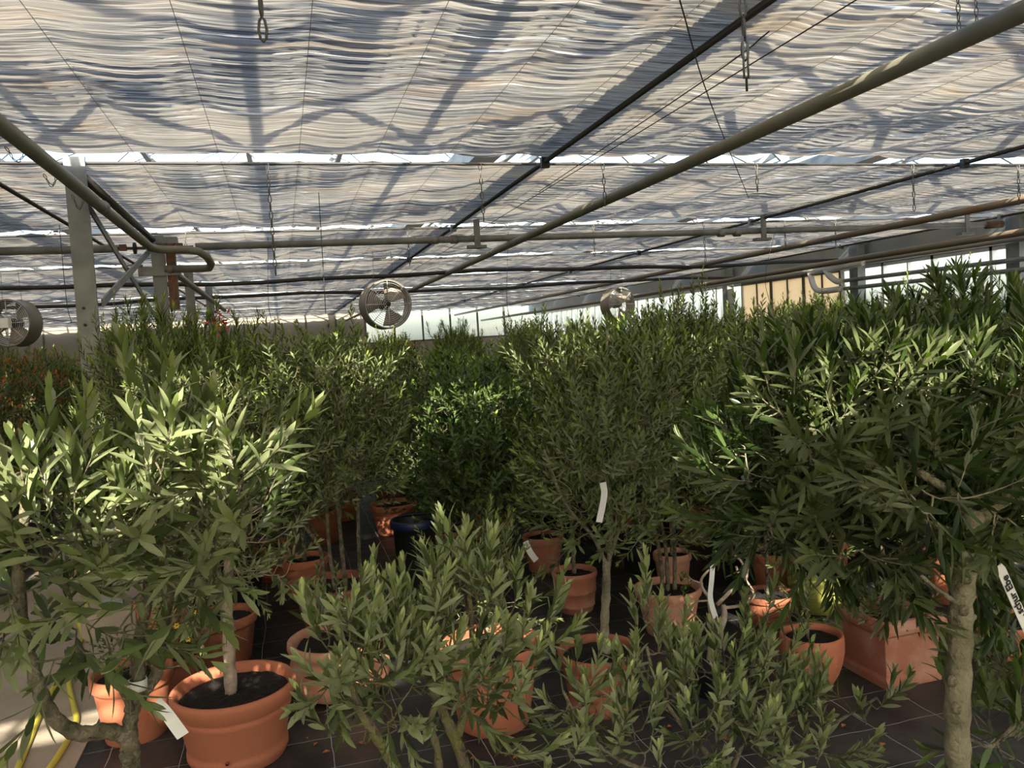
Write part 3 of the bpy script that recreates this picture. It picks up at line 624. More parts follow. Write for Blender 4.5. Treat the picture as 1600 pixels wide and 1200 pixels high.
CL = [EL(30, 825, 1.725, 70, 70, 0.184, 18), EL(120, 845, 1.725, 75, 60, 0.184, 16), EL(50, 905, 1.725, 60, 50, 0.161, 7, .1), EL(205, 815, 1.725, 60, 75, 0.196, 14), EL(320, 835, 1.725, 70, 75, 0.207, 22), EL(390, 790, 1.702, 40, 60, 0.161, 11, .6),
      EL(240, 725, 1.667, 60, 55, 0.184, 11, .7), EL(330, 735, 1.667, 60, 45, 0.161, 8, .7), EL(160, 905, 1.725, 70, 45, 0.161, 9, 0), EL(310, 875, 1.748, 80, 40, 0.184, 9, .2), EL(70, 765, 1.725, 60, 30, 0.138, 6, .7), EL(110, 990, 1.725, 50, 35, 0.092, 8, -.6), EL(20, 960, 1.725, 40, 60, 0.115, 4, 0), EL(200, 960, 1.725, 40, 50, 0.092, 3, -.2), EL(285, 1050, 1.725, 12, 18, 0.046, 2, .8)]
tree('olive_tree', 'large-leaved olive tree with a looping low branch at the left foreground', 'tree', base, ('classic', .17, .3, M_terra), ST, CL, SP['near'], M_olive2, M_bark, 11)
# P3: bottom centre olive
base = np.array([.22, 1.72, 0.]); ST = [
 ([(base[0], base[1], .26), *pts([(650, 1290, 1.66), (618, 1200, 1.66), (588, 1150, 1.66), (560, 1105, 1.66), (540, 1050, 1.68)])], .016, .007),
 ([(base[0] + .02, base[1], .26), *pts([(690, 1290, 1.7), (684, 1180, 1.7), (672, 1130, 1.7), (682, 1100, 1.7)])], .011, .006),
 ([(base[0] + .04, base[1], .26), *pts([(735, 1280, 1.75), (724, 1190, 1.75), (700, 1130, 1.75), (682, 1090, 1.75), (650, 1000, 1.75), (640, 960, 1.75)])], .017, .006),
 (pts([(715, 1150, 1.75), (735, 1080, 1.78), (738, 1000, 1.8), (730, 900, 1.8)]), .010, .005)]
CL = [EL(540, 1030, 1.68, 50, 50, .13, 16, .5), EL(600, 1028, 1.7, 55, 60, .13, 17, .7), EL(650, 998, 1.72, 45, 55, .13, 16, .9), EL(730, 938, 1.8, 55, 60, .14, 20, .8), EL(800, 998, 1.8, 55, 50, .14, 16, .5), EL(700, 1058, 1.75, 80, 50, .14, 19, .3),
      EL(610, 1070, 1.7, 80, 40, .14, 16, .2), EL(760, 1088, 1.78, 70, 60, .14, 14, .3), EL(640, 1120, 1.68, 60, 30, .1, 6, -.2), EL(545, 1150, 1.62, 30, 35, .06, 3, .6), EL(730, 1150, 1.7, 60, 40, .1, 6, 0), EL(535, 968, 1.7, 35, 35, .08, 5, .9)]
tree('olive_bush', 'silvery olive bush with a leaning mossy trunk at bottom centre', 'bush', base, ('classic', .16, .28, M_terra), ST, CL, SP['p3'], M_silver, M_moss, 12)
# P4: bottom right-of-centre olive
base = np.array([.98, 1.78, 0.]); ST = [
 ([(base[0], base[1], .24), *pts([(1150, 1300, 1.72), (1140, 1210, 1.72)])], .014, .010),
 (pts([(1140, 1215, 1.72), (1080, 1150, 1.72), (1030, 1080, 1.74), (1010, 1010, 1.76)]), .007, .003),
 (pts([(1140, 1215, 1.72), (1180, 1120, 1.74), (1240, 1050, 1.76)]), .006, .003),
 (pts([(1140, 1215, 1.72), (1230, 1190, 1.7), (1290, 1140, 1.7), (1370, 1090, 1.7)]), .006, .003),
 (pts([(1140, 1215, 1.72), (1000, 1200, 1.7), (920, 1150, 1.7), (880, 1080, 1.7)]), .006, .003)]
CL = [EL(890, 1085, 1.68, 50, 60, .12, 7, .8), EL(960, 1130, 1.7, 70, 60, .14, 11, .6), EL(1020, 1040, 1.78, 60, 60, .13, 9, .9), EL(1080, 1090, 1.75, 70, 60, .14, 18, .6), EL(1160, 1050, 1.78, 60, 50, .13, 14, .7), EL(1140, 1150, 1.7, 100, 50, .14, 21, .4), EL(1230, 1070, 1.8, 45, 40, .12, 9, .6),
      EL(1260, 1140, 1.72, 70, 40, .12, 14, .5), EL(1350, 1120, 1.7, 45, 30, .08, 5, .7), EL(1040, 1180, 1.66, 120, 25, .1, 14, .4), EL(1230, 1190, 1.66, 80, 20, .1, 7, .4), EL(1185, 990, 1.82, 40, 40, .1, 3, .8), EL(1010, 960, 1.84, 35, 35, .1, 3, .9), EL(870, 1170, 1.64, 40, 30, .08, 4, .6)]
tree('olive_bush', 'low olive bush of upright grey-green shoots at the bottom right of centre', 'bush', base, ('classic', .16, .26, M_terra), ST, CL, SP['p4'], M_silver, M_bark, 13)
# P5: right tree
base = np.array([1.30, 1.34, 0.]); ST = [
 ([(base[0], base[1], .28), *pts([(1493, 1300, 1.3), (1496, 1200, 1.3), (1496, 1100, 1.3), (1500, 1000, 1.3), (1503, 930, 1.3), (1512, 860, 1.31), (1524, 800, 1.32)])], .0245, .021),
 (pts([(1520, 815, 1.32), (1500, 785, 1.34), (1480, 765, 1.36), (1440, 740, 1.4), (1380, 700, 1.5)]), .013, .006),
 (pts([(1522, 815, 1.32), (1548, 795, 1.32), (1580, 770, 1.32), (1620, 735, 1.34)]), .015, .009),
 (pts([(1530, 860, 1.31), (1560, 870, 1.34), (1600, 820, 1.4)]), .006, .004),
 (pts([(1500, 990, 1.3), (1482, 985, 1.29), (1462, 975, 1.28)]), .006, .003),
 (pts([(1500, 945, 1.3), (1470, 925, 1.28), (1440, 900, 1.27)]), .005, .003),
 (pts([(1505, 975, 1.3), (1520, 966, 1.295), (1522, 962, 1.29)]), .007, .004),
 (pts([(1512, 840, 1.32), (1400, 800, 1.45), (1280, 760, 1.6)]), .008, .004)]
CL = [EL(1500, 545, 1.9, 100, 60, .3, 52, .8), EL(1420, 590, 1.8, 90, 60, .3, 45, .6), EL(1575, 620, 1.6, 60, 80, .3, 34, .5), EL(1300, 640, 1.62, 110, 60, .25, 46, .5), EL(1440, 640, 1.6, 100, 60, .3, 45, .5), EL(1220, 720, 1.65, 90, 70, .25, 42, .3), EL(1330, 740, 1.6, 100, 70, .28, 49, .3),
      EL(1460, 740, 1.55, 90, 60, .26, 33, .2), EL(1570, 680, 1.45, 60, 70, .22, 25, .2), EL(1210, 815, 1.65, 70, 45, .2, 28, 0), EL(1300, 835, 1.6, 90, 40, .24, 34, 0), EL(1410, 830, 1.5, 80, 40, .24, 28, -.1), EL(1560, 850, 1.4, 50, 50, .16, 10, -.1), EL(1230, 630, 1.6, 50, 40, .12, 9, .9), EL(1330, 600, 1.6, 60, 30, .12, 10, 1), EL(1450, 770, 1.27, 60, 30, .08, 9, .2), EL(1560, 790, 1.25, 45, 30, .06, 7, .2)]
tree('olive_tree', 'tall dark olive tree with a thick knotty trunk at the right foreground', 'tree', base, ('classic', .18, .3, M_terra), ST, CL, SP['right'], M_dark, M_bark3, 14)
P5 = [o for o in C.objects if o.get('label', '').startswith('tall dark olive')][0]
for px, py in ((1508, 955), (1496, 1108), (1490, 1065), (1513, 905)):
    q = ony(px, py, 1.3 - .0225) - base
    kn = MB().lathe([(.0115, -.004), (.010, .001), (.006, .0035), (.0035, .0015), (.001, .0)], 16).build('knot', M_bark, P5, loc=q); kn.rotation_euler = (math.pi / 2, 0, 0)
# P6: small branchy olive at bottom right
base = np.array([1.80, 1.50, 0.]); ST = [
 ([(base[0], base[1], .26), *pts([(1680, 1300, 1.36), (1640, 1200, 1.36), (1600, 1130, 1.36), (1550, 1165, 1.36), (1515, 1155, 1.36)])], .008, .003),
 (pts([(1640, 1200, 1.36), (1650, 1080, 1.45), (1600, 1010, 1.5)]), .006, .003)]
CL = [EL(1560, 1160, 1.36, 50, 30, .06, 9, .4), EL(1590, 1060, 1.5, 40, 60, .12, 14, .5), EL(1545, 1060, 1.7, 40, 60, .1, 10, .7)]
tree('olive_bush', 'sparse olive with arching twigs at the bottom right corner', 'bush', base, ('classic', .16, .28, M_terra), ST, CL, SP['near'], M_olive, M_bark, 15)

# ================================================================ potted plants behind
def simple_clusters(base, z0, z1, rad, n, up=.5, lean=(0, 0)):
    out = []; k_ = 4
    for i in range(k_):
        f_ = (i + .5) / k_; zc = z0 + (z1 - z0) * f_; rr = rad * (.75 + .45 * math.sin(math.pi * min(1, f_ * .85 + .1)))
        out.append(((base[0] + lean[0] * f_, base[1] + lean[1] * f_, zc), (rr, rr, (z1 - z0) / k_ * .8), int(n / k_), up + .3 * f_))
    return out
# P2 the big pot
bp_, R, h = pot_place(365, 1067, 190, 1215)
t = tree('potted_olive_tree', 'small olive standard with a pale straight trunk in a big ridged terracotta pot', 'potted tree', bp_, ('ridged', R, h, M_terra),
     [([(bp_[0] - .01, bp_[1], h * .84), (bp_[0] - .012, bp_[1], h * .84 + .02), (bp_[0] - .005, bp_[1], h + .2), (bp_[0] + .0, bp_[1], h + .33), (bp_[0] + .02, bp_[1], h + .55), (bp_[0], bp_[1], h + .85)], .028, .016)],
     [((bp_[0] + .03, bp_[1], h + .62), (.24, .22, .22), 70, .5), ((bp_[0] - .12, bp_[1], h + .52), (.16, .2, .16), 30, .3), ((bp_[0] + .05, bp_[1], h + .95), (.2, .2, .2), 40, .8), ((bp_[0] + .18, bp_[1], h + .42), (.12, .12, .07), 12, -.1), ((bp_[0] - .14, bp_[1], h + .36), (.12, .12, .06), 10, -.1)],
     SP['olive'], M_olive2, M_bark2, 21, 1, node_from=.75)
ds = MB().lathe([(.006, -.004), (.008, 0), (.008, .01), (.005, .012)], 10).build('drain_spout', M_terra4, t); ds.location = (-.03, -R * .79, h * .22); ds.rotation_euler = (math.pi / 2, 0, 0)
# a: terracotta pot behind P1 with clipped green plant
bp_, R, h = pot_place(205, 1045, 122, 1168)
tree('potted_shrub', 'low green shrub in a plain terracotta pot behind the looping branch', 'potted plant', bp_, ('classic', R, h, M_terra), [([(bp_[0], bp_[1], h * .8), (bp_[0], bp_[1], h + .15)], .008, .005)],
     [((bp_[0], bp_[1], h + .06), (.13, .13, .07), 46, .6)], dict(SP['fine'], shoot=.08, len=.025), M_laurel, M_bark, 22)
# c: pot with yellow flowers
bp_, R, h = pot_place(348, 958, 104, 1045)
tree('potted_olive_tree', 'olive in a terracotta pot half hidden behind the pale straight trunk', 'potted tree', bp_, ('classic', R, h, M_terra4), [([(bp_[0], bp_[1], h * .8), (bp_[0], bp_[1], h + .5), (bp_[0] + .05, bp_[1], h + .9)], .014, .008)],
     simple_clusters(bp_, h + .45, 1.5, .22, 150), SP['olive'], M_olive, M_bark, 23)
fb = np.array([-.60, 4.28, 0.]); t = tree('flowering_plant', 'bushy plant with small yellow flowers between the two terracotta pots at left', 'flowering plant', fb, ('classic', .11, .18, M_terra4), [([(fb[0], fb[1], .14), (fb[0], fb[1], .3)], .006, .004)],
     [((fb[0], fb[1], .29), (.15, .13, .11), 80, .3)], dict(SP['fine'], shoot=.07, len=.025, wid=.012), M_laurel, M_bark, 24)
r = np.random.RandomState(3)
for i in range(9):
    a = r.uniform(-2.9, -.2); e_ = r.uniform(-.4, .9); c = (math.cos(a) * math.cos(e_) * .17, math.sin(a) * math.cos(e_) * .16, .30 + .13 * math.sin(e_))
    fl = MB()
    for k_ in range(6):
        q = k_ * math.pi / 3; d_ = np.array([math.cos(q), -.35, math.sin(q)]); s_ = np.array([-math.sin(q), 0, math.cos(q)])
        fl.add([np.array([0, 0, 0]), d_ * .010 + s_ * .005, d_ * .016, d_ * .010 - s_ * .005], [(0, 1, 2, 3)])
    fo_ = fl.build('flower', M_yflower, t); fo_.location = c; MB().lathe([(.005, -.002), (.004, .003), (.001, .005)], 8).build('flower_centre', M_bark, fo_).rotation_euler = (math.pi / 2, 0, 0)
# d: wide pale bowl
bp_, R, h = pot_place(528, 992, 160, 1103)
tree('potted_olive_tree', 'olive in a wide rounded pale terracotta bowl behind the centre bush', 'potted tree', bp_, ('bowl', R * 1.02, h, M_terra3), [([(bp_[0], bp_[1], h * .8), (bp_[0] + .02, bp_[1], h + .15)], .014, .01)],
     [((bp_[0], bp_[1], h + .15), (.14, .14, .1), 30, .6)], dict(SP['olive'], shoot=.12, len=.04), M_olive, M_bark, 25)
# e: multi-trunk
bp_, R, h = pot_place(523, 908, 132, 1010); x0, y0 = bp_[0], bp_[1]
tree('potted_olive_tree', 'multi-stemmed olive in a wide dark terracotta pot left of centre', 'potted tree', bp_, ('flare', R, h, M_terra4),
     [([(x0 + .06, y0, h * .8), (x0 + .05, y0, h + .3), (x0 + .05, y0, 1.1), (x0 + .1, y0, 1.35)], .014, .007), ([(x0 - .06, y0, h * .8), (x0 - .07, y0, h + .2), (x0 - .2, y0, h + .42), (x0 - .3, y0, 1.0)], .014, .006), ([(x0 + .14, y0, h * .8), (x0 + .16, y0, h + .4), (x0 + .2, y0, 1.2)], .013, .006), ([(x0, y0 - .05, h * .8), (x0 - .02, y0 - .05, h + .25), (x0 + .0, y0, 1.1)], .013, .006)],
     simple_clusters((x0, y0, 0), .80, 1.6, .36, 430), SP['olive'], M_olive, M_bark, 26, 1)
# f
bp_, R, h = pot_place(765, 1000, 162, 1160)
tree('potted_olive_tree', 'young olive in a large plain terracotta pot, right of the centre bush', 'potted tree', bp_, ('flare', R, h, M_terra), [([(bp_[0], bp_[1], h * .8), (bp_[0] - .02, bp_[1], h + .2), (bp_[0], bp_[1], h + .4)], .014, .008)],
     [((bp_[0] - .03, bp_[1], h + .22), (.2, .18, .16), 60, .6)], SP['fine'], M_olive, M_bark, 27)
# g with tall tree
bp_, R, h = pot_place(935, 1012, 130, 1128); x0, y0 = bp_[0], bp_[1]
tree('potted_olive_tree', 'tall olive with a pruned trunk in a weathered terracotta pot carrying a white strip tag', 'potted tree', bp_, ('ridged', R, h, M_terra4),
     [([(x0 + .03, y0, h * .8), (x0 + .035, y0, h + .1), (x0 + .05, y0, h + .24), (x0 + .06, y0, h + .38)], .020, .017), ([(x0 + .06, y0, h + .36), (x0 + .0, y0, h + .5), (x0 - .12, y0, h + .66), (x0 - .2, y0, h + .9)], .009, .005), ([(x0 + .07, y0, h + .36), (x0 + .09, y0, h + .6), (x0 + .06, y0, h + .9), (x0 + .1, y0, h + 1.2), (x0 + .12, y0, h + 1.4)], .010, .005), ([(x0 + .07, y0, h + .38), (x0 + .2, y0, h + .7), (x0 + .3, y0, h + 1.1)], .008, .004)],
     [((x0 + .05, y0, .84), (.24, .2, .16), 55, .4), ((x0 + .05, y0, 1.08), (.32, .28, .2), 90, .5), ((x0 + .12, y0, 1.28), (.28, .25, .15), 66, .7), ((x0 + .20, y0, 1.44), (.12, .12, .08), 18, 1.2), ((x0 + .45, y0, 1.32), (.14, .14, .16), 20, 1.0)],
     SP['olive'], M_olive, M_bark3, 28, 1)
# h, i
for (x, y_, w_, yb, st, m_, sd_, lab) in ((897, 890, 72, 963, 'banded', M_terra2, 29, 'olive in a small banded terracotta pot standing clear at centre right'), (848, 835, 66, 897, 'classic', M_terra2, 30, 'olive in a small terracotta pot behind the banded one'),
        (1043, 915, 106, 1003, 'flare', M_terra3, 31, 'multi-stemmed olive in a sunlit terracotta pot left of the pruned bonsai'), (615, 785, 74, 838, 'classic', M_terra, 32, 'shrub in an orange terracotta pot deep in the aisle with sunlight at its foot'),
        (1050, 862, 60, 925, 'classic', M_terra3, 33, 'shrub in a pale terracotta pot right behind the sunlit one'), (1560, 965, 112, 1040, 'classic', M_terra, 34, 'shrub in an orange terracotta pot right of the thick trunk'), (1200, 925, 80, 985, 'classic', M_terra4, 35, 'shrub in a dark terracotta pot beside the mossy yellow pot')):
    bp_, R, h = pot_place(x, y_, w_, yb); x0, y0 = bp_[0], bp_[1]; rr = random.Random(sd_)
    st_ = [([(x0 + dx, y0, h * .8), (x0 + dx * 1.3, y0, h + .2), (x0 + dx * 2 + rr.uniform(-.04, .04), y0 + .03, h + .55), (x0 + dx * 2, y0, h + .8)], .012, .006) for dx in ((-.03, .0, .04) if sd_ == 31 else (0.0,))]
    tree('potted_olive_tree' if 'olive' in lab else 'potted_shrub', lab, 'potted tree' if 'olive' in lab else 'potted plant', bp_, (st, R, h, m_), st_, simple_clusters(bp_, h + .28, 1.55 if sd_ != 34 else .8, .25, 230 if sd_ != 34 else 50), SP['olive'] if sd_ % 2 else SP['fine'], M_olive if sd_ % 2 else M_narrow, M_bark, sd_, 1 if y0 < 5 else 0)
# k: pruned bonsai in black pot
bp_, R, h = pot_place(1120, 1035, 118, 1098); x0, y0 = bp_[0], bp_[1]; h = .14
t = thing('potted_bonsai', 'hard-pruned bare olive bonsai with pale branches in a black plastic pot', 'potted tree', bp_)
pot_parts(t, 'tall', R, h, M_black, 4); w_ = MB()
def wt(L_, r0, r1): w_.tube(smooth_path(np.array([ony(*q) for q in L_]) - bp_, 5), np.linspace(r0, r1, (len(L_) - 1) * 5 + 1), 8)
wt([(1115, 1032, y0), (1118, 1005, y0), (1122, 985, y0), (1114, 960, y0), (1108, 930, y0)], .034, .014)
wt([(1124, 985, y0), (1132, 962, y0), (1130, 945, y0)], .018, .011); wt([(1120, 945, y0), (1140, 925, y0 - .02), (1155, 905, y0), (1150, 885, y0)], .010, .006)
wt([(1130, 950, y0), (1160, 945, y0), (1178, 930, y0), (1165, 905, y0), (1160, 880, y0), (1148, 868, y0)], .008, .005); wt([(1166, 905, y0), (1168, 885, y0), (1166, 872, y0)], .007, .004)
wt([(1110, 935, y0), (1098, 920, y0), (1096, 905, y0), (1108, 890, y0)], .009, .005); wt([(1112, 938, y0), (1085, 940, y0 - .02), (1068, 942, y0 - .02), (1090, 965, y0 - .02), (1108, 990, y0 - .02)], .005, .003)
wt([(1098, 912, y0), (1080, 905, y0), (1074, 895, y0)], .004, .002)
w_.build('trunk', M_bark2, t); fo = Foliage(1); r = np.random.RandomState(8)
for px, py in ((1068, 938), (1072, 925), (1066, 915), (1150, 870), (1112, 880), (1175, 890)):
    for _ in range(3): fo.shoot(r, ony(px, py, y0) - bp_, np.array([r.normal() * .3, r.normal() * .3, 1]), .05, dict(SP['fine'], len=.03), .3)
fo.build('foliage', M_laurel, t, r)
# l: egg pot, small plant
bp_, R, h = pot_place(1268, 988, 96, 1083); x0, y0 = bp_[0], bp_[1]
tree('potted_olive_tree', 'thin-stemmed young olive in a smooth rounded terracotta pot left of the square planter', 'potted tree', bp_, ('egg', R, h, M_terra), [([(x0 - .02, y0, h * .8), (x0 - .02, y0, h + .25), (x0 - .03, y0, h + .5)], .006, .004)],
     [((x0 - .05, y0, h + .1), (.10, .08, .08), 16, .5), ((x0 - .02, y0, h + .5), (.2, .15, .2), 60, .5)], dict(SP['fine'], shoot=.12), M_olive, M_bark, 36)
# m: square planter
bx0, bx1, by0, by1, hh = 2.454, 2.754, 2.941, 3.24, .30
t = thing('square_planter', 'square moulded terracotta planter with a low spreading plant beside the thick trunk', 'planter', ((bx0 + bx1) / 2, (by0 + by1) / 2, 0)); w2 = (bx1 - bx0) / 2
def sq(b, prof):
    V = []; 
    for s_, z in prof: V += [(-s_, -s_, z), (s_, -s_, z), (s_, s_, z), (-s_, s_, z)]
    F = [(i * 4 + k_, i * 4 + (k_ + 1) % 4, (i + 1) * 4 + (k_ + 1) % 4, (i + 1) * 4 + k_) for i in range(len(prof) - 1) for k_ in range(4)]
    return b.add(V, F)
o = sq(MB(), [(.001, 0), (w2, 0), (w2, .035), (w2 - .006, .045), (w2 - .012, .05), (w2 - .004, .23), (w2 + .002, .235), (w2 + .016, .245), (w2 + .022, .265), (w2 + .018, .285), (w2 + .004, .30), (w2 - .02, .30), (w2 - .032, .285), (w2 - .035, .2)]).build('planter_body', M_terra2, t, smooth=False)
md = o.modifiers.new('b', 'BEVEL'); md.width = .004; md.segments = 2; md.limit_method = 'ANGLE'
sq(MB(), [(w2 - .032, .245), (.08, .255), (.001, .26)]).build('soil', M_soil, t)
fo = Foliage(1); wd = MB(); r = np.random.RandomState(40); o3 = np.array(t.location)
grow(r, fo, wd, [(np.array([(0, 0, .25), (.02, .03, .4), (.0, .05, .75)]) + o3, .014, .009)], [(np.array((0, 0, .31)) + o3, (.13, .13, .03), 40, .1), (np.array((.05, .05, .8)) + o3, (.3, .25, .25), 120, .5)], dict(SP['olive'], shoot=.12), o3, .6)
wd.build('trunk', M_bark, t); fo.build('foliage', M_dark, t, r)
# coloured pots
bp_, R, h = pot_place(270, 900, 64, 950); tree('potted_shrub', 'shrub in a shiny blue glazed pot behind the left olive', 'potted plant', bp_, ('egg', R * 1.2, .30, M_blue), [([(bp_[0], bp_[1], .2), (bp_[0], bp_[1], .7)], .01, .006)], simple_clusters(bp_, .5, 1.5, .25, 150), SP['fine'], M_narrow, M_bark, 41, 0)
bp_, R, h = pot_place(1278, 905, 92, 968); tree('potted_shrub', 'shrub in a mossy yellow-green pot lit by the sun, behind the rounded pot', 'potted plant', bp_, ('egg', R, max(h, .24), M_lime), [([(bp_[0], bp_[1], .15), (bp_[0], bp_[1], .7)], .01, .006)], simple_clusters(bp_, .5, 1.5, .3, 220), SP['olive'], M_olive, M_bark, 42, 0)
# tall black nursery pot
q = onz(668, 935, 0); t = thing('nursery_pot', 'tall near-black nursery container with a navy rim in the aisle at centre', 'pot', (q[0] - .04, q[1] + .1, 0))
pot_parts(t, 'tall', .15, .50, M_black, 5, .9); MB().lathe([(.151, .455), (.156, .46), (.158, .50), (.15, .512), (.14, .505)], 40).build('rim_band', M_navy, t)

# ================================================================ hedge of packed pots
def arche(name, label, cat, Hh, rad, z0, spec, lm, seed, n, pr=.16, ph=.26, pm=M_terra, stems=1):
    r = np.random.RandomState(seed); t = thing(name, label, cat, (0, 0, 0)); pot_parts(t, ['classic', 'banded', 'flare'][seed % 3], pr, ph, pm, seed)
    fol = Foliage(0); wd = MB(); ST = []
    for s_ in range(stems):
        a = s_ * 2.1 + seed; dx = .03 * (stems > 1) * math.cos(a); dy = .03 * (stems > 1) * math.sin(a)
        ST.append(([(dx, dy, ph * .8), (dx * 1.5 + r.uniform(-.02, .02), dy * 1.5, z0), (dx * 4, dy * 4, z0 + .35), (dx * 5 + r.uniform(-.05, .05), dy * 5, Hh - .35)], .014, .007))
    CLs = simple_clusters((0, 0, 0), z0, Hh - .32, rad, n)
    for k_ in range(5): a = r.uniform(0, 6.28); CLs.append(((rad * .6 * math.cos(a), rad * .6 * math.sin(a), Hh - .22), (.08, .08, .06), 3, 1.6))
    grow(r, fol, wd, ST, CLs, spec, np.zeros(3), .4); wd.build('trunk', M_bark, t); fol.build('foliage', lm, t, r); return t
AR = [arche('potted_olive_tree', '', 'potted tree', 1.70, .32, .55, SP['olive'], M_olive, 51, 520),
      arche('potted_olive_tree', '', 'potted tree', 1.66, .34, .45, SP['fine'], M_olive, 52, 620, stems=3),
      arche('potted_laurel', '', 'potted shrub', 1.62, .34, .40, SP['laurel'], M_laurel, 53, 460, pm=M_terra4),
      arche('potted_oleander', '', 'potted shrub', 1.72, .34, .40, SP['narrow'], M_narrow, 54, 460, stems=3, pm=M_black),
      arche('potted_laurel', '', 'potted shrub', 1.60, .36, .40, dict(SP['laurel'], len=.05, wid=.018), M_dark, 55, 560, stems=2),
      arche('red_tipped_shrub', '', 'potted shrub', 1.62, .40, .30, SP['red'], M_red, 56, 600, stems=3, pm=M_black)]
kinds = ['narrow-leaved grey-green olive tree', 'fine-leaved bushy olive tree', 'glossy green laurel', 'narrow-leaved upright oleander', 'dark small-leaved shrub', 'red-tipped dense shrub']
used = [False] * 6; rr = random.Random(5); cnt = 0
def place(ai, x, y, s, lab, grp):
    global cnt
    o = AR[ai]
    if used[ai]: o = copy_tree(AR[ai])
    used[ai] = True; cnt += 1
    o.location = (x, y, 0); o.rotation_euler = (0, 0, rr.uniform(0, 6.28)); sc = s; o.scale = (1, 1, sc); o['label'] = lab; o['group'] = grp
    return o
# rows to the right of the path
occupied = [(o.location[0], o.location[1]) for o in C.objects if o.parent is None and o.type == 'EMPTY' and o.location[2] == 0 and o.get('category', '') in ('potted tree', 'potted plant', 'planter', 'pot', 'post', 'flowering plant', 'tree', 'bush')]
# taller ones breaking the skyline
for px, yy, ai, s, lab in ((225, 4.9, 1, 1.16, 'tall light-green olive rising in front of the second post'), (270, 5.3, 3, 1.15, 'tall oleander just right of the second post'), (350, 5.6, 3, 1.1, 'tall narrow-leaved oleander bearing a red bloom'), (1075, 5.6, 0, 1.18, 'tall olive rising under the brown-grey pipe right of the right fan'), (1290, 5.0, 1, 1.1, 'fine-leaved olive rising in front of the cream panels'), (1480, 3.75, 0, 1.10, 'tall olive whose lit tip crosses the right pipes'), (1570, 3.6, 3, 1.05, 'tall oleander at the right edge against the bright windows'), (1400, 4.4, 3, 1.0, 'broad oleander behind the dark olive at right'), (1200, 4.3, 0, 1.02, 'olive behind the bonsai, its crown touching the dark olive'), (985, 5.1, 3, 1.0, 'upright oleander hiding the lower half of the right fan')):
    q = ony(px, 560, yy); o = place(ai, q[0], yy, s, lab, 'tall plants above the packed crowd'); occupied.append((q[0], yy))
    if px == 350:
        fl = MB(); r = np.random.RandomState(2)
        for k_ in range(26):
            c = r.normal(size=3) * .028; d1 = r.normal(size=3); d1 /= np.linalg.norm(d1); d2 = np.cross(d1, r.normal(size=3)); d2 /= np.linalg.norm(d2)
            fl.add([c, c + d1 * .02 + d2 * .009, c + d1 * .034, c + d1 * .02 - d2 * .009], [(0, 1, 2, 3)])
        f_ = fl.build('red_bloom', M_redflower, o); f_['label'] = 'red flower head'; v = Vector(ony(343, 505, yy - .35)) - o.location; v.rotate(Matrix.Rotation(-o.rotation_euler[2], 3, 'Z')); f_.location = (v.x, v.y, v.z / s)
# aisle filler farther back
for x, y, ai in ((.45, 7.9, 1), (-.15, 6.1, 1), (.05, 5.6, 0), (1.05, 5.9, 4), (1.2, 5.15, 2)):
    place(ai, x, y, 1.0, kinds[ai] + ' beside the small gap left of the centre pots', kinds[ai] + ' beside the small gap'); occupied.append((x, y))
rows = [(4.55, .62), (5.15, .60), (5.75, .6), (6.4, .62), (7.1, .66), (7.9, .72), (8.8, .78), (9.8, .85), (11.0, .95), (12.4, 1.05), (14.2, 1.2), (16.4, 1.35), (19.0, 1.5), (22.0, 1.7), (25.5, 2.0)]
for ri, (yy, sp_) in enumerate(rows):
    x = -.55 + rr.uniform(0, .3)
    while x < 8.4 and x < yy * 1.12 + .6:
        xx = x + rr.uniform(-.08, .08); y2 = yy + rr.uniform(-.12, .12); x += sp_
        if any((xx - a) ** 2 + (y2 - b_) ** 2 < .40 ** 2 for a, b_ in occupied): continue
        if ri < 4 and .25 < xx < 1.0 and yy < 7.0: continue            # the small aisle seen between the pots
        if ri == 0 and xx < 2.7: continue
        w_ = [3, 3, 3, 2, 3, 0] if xx < 2.5 else [4, 4, 1, 4, 2, 0]
        if ri > 6: w_ = [3, 4, 3, 3, 2, 1]
        ai = rr.choices(range(6), w_)[0]
        s = rr.uniform(.89, 1.02) if ri < 7 else rr.uniform(.96, 1.12)
        if rr.random() < .12: s *= 1.1
        if xx < .3 and ri < 6: s *= 1.08
        zone = 'left of centre' if xx < .20 * yy + .1 else ('in the middle' if xx < .5 * yy else 'at the right')
        far = 'front rows of the packed crowd' if ri < 3 else ('middle rows of the packed crowd' if ri < 8 else 'far rows near the end wall')
        place(ai, xx, y2, s, '%s %s, %s' % (kinds[ai], zone, far), '%s %s, %s' % (kinds[ai], zone, far))
        occupied.append((xx, y2))
# beyond the path at the left
for ri, yy in enumerate((5.9, 6.6, 7.3, 8.1, 9.0, 10.0, 11.4, 13.2, 15.5, 18.5, 22.5)):
    x = -2.35
    while x > -.34 * yy - .4 and x > -9:
        ai = rr.choice((5, 5, 4, 2)) if ri < 4 else rr.choice((5, 4, 2, 3))
        lab = '%s left of the concrete path, %s' % (kinds[ai], 'front rows' if ri < 4 else 'rows farther back')
        place(ai, x + rr.uniform(-.08, .08), yy + rr.uniform(-.1, .1), rr.uniform(1.0, 1.12), lab, lab); x -= .66 + ri * .06
# low fillers under the front of the crowd
print('hedge', cnt)

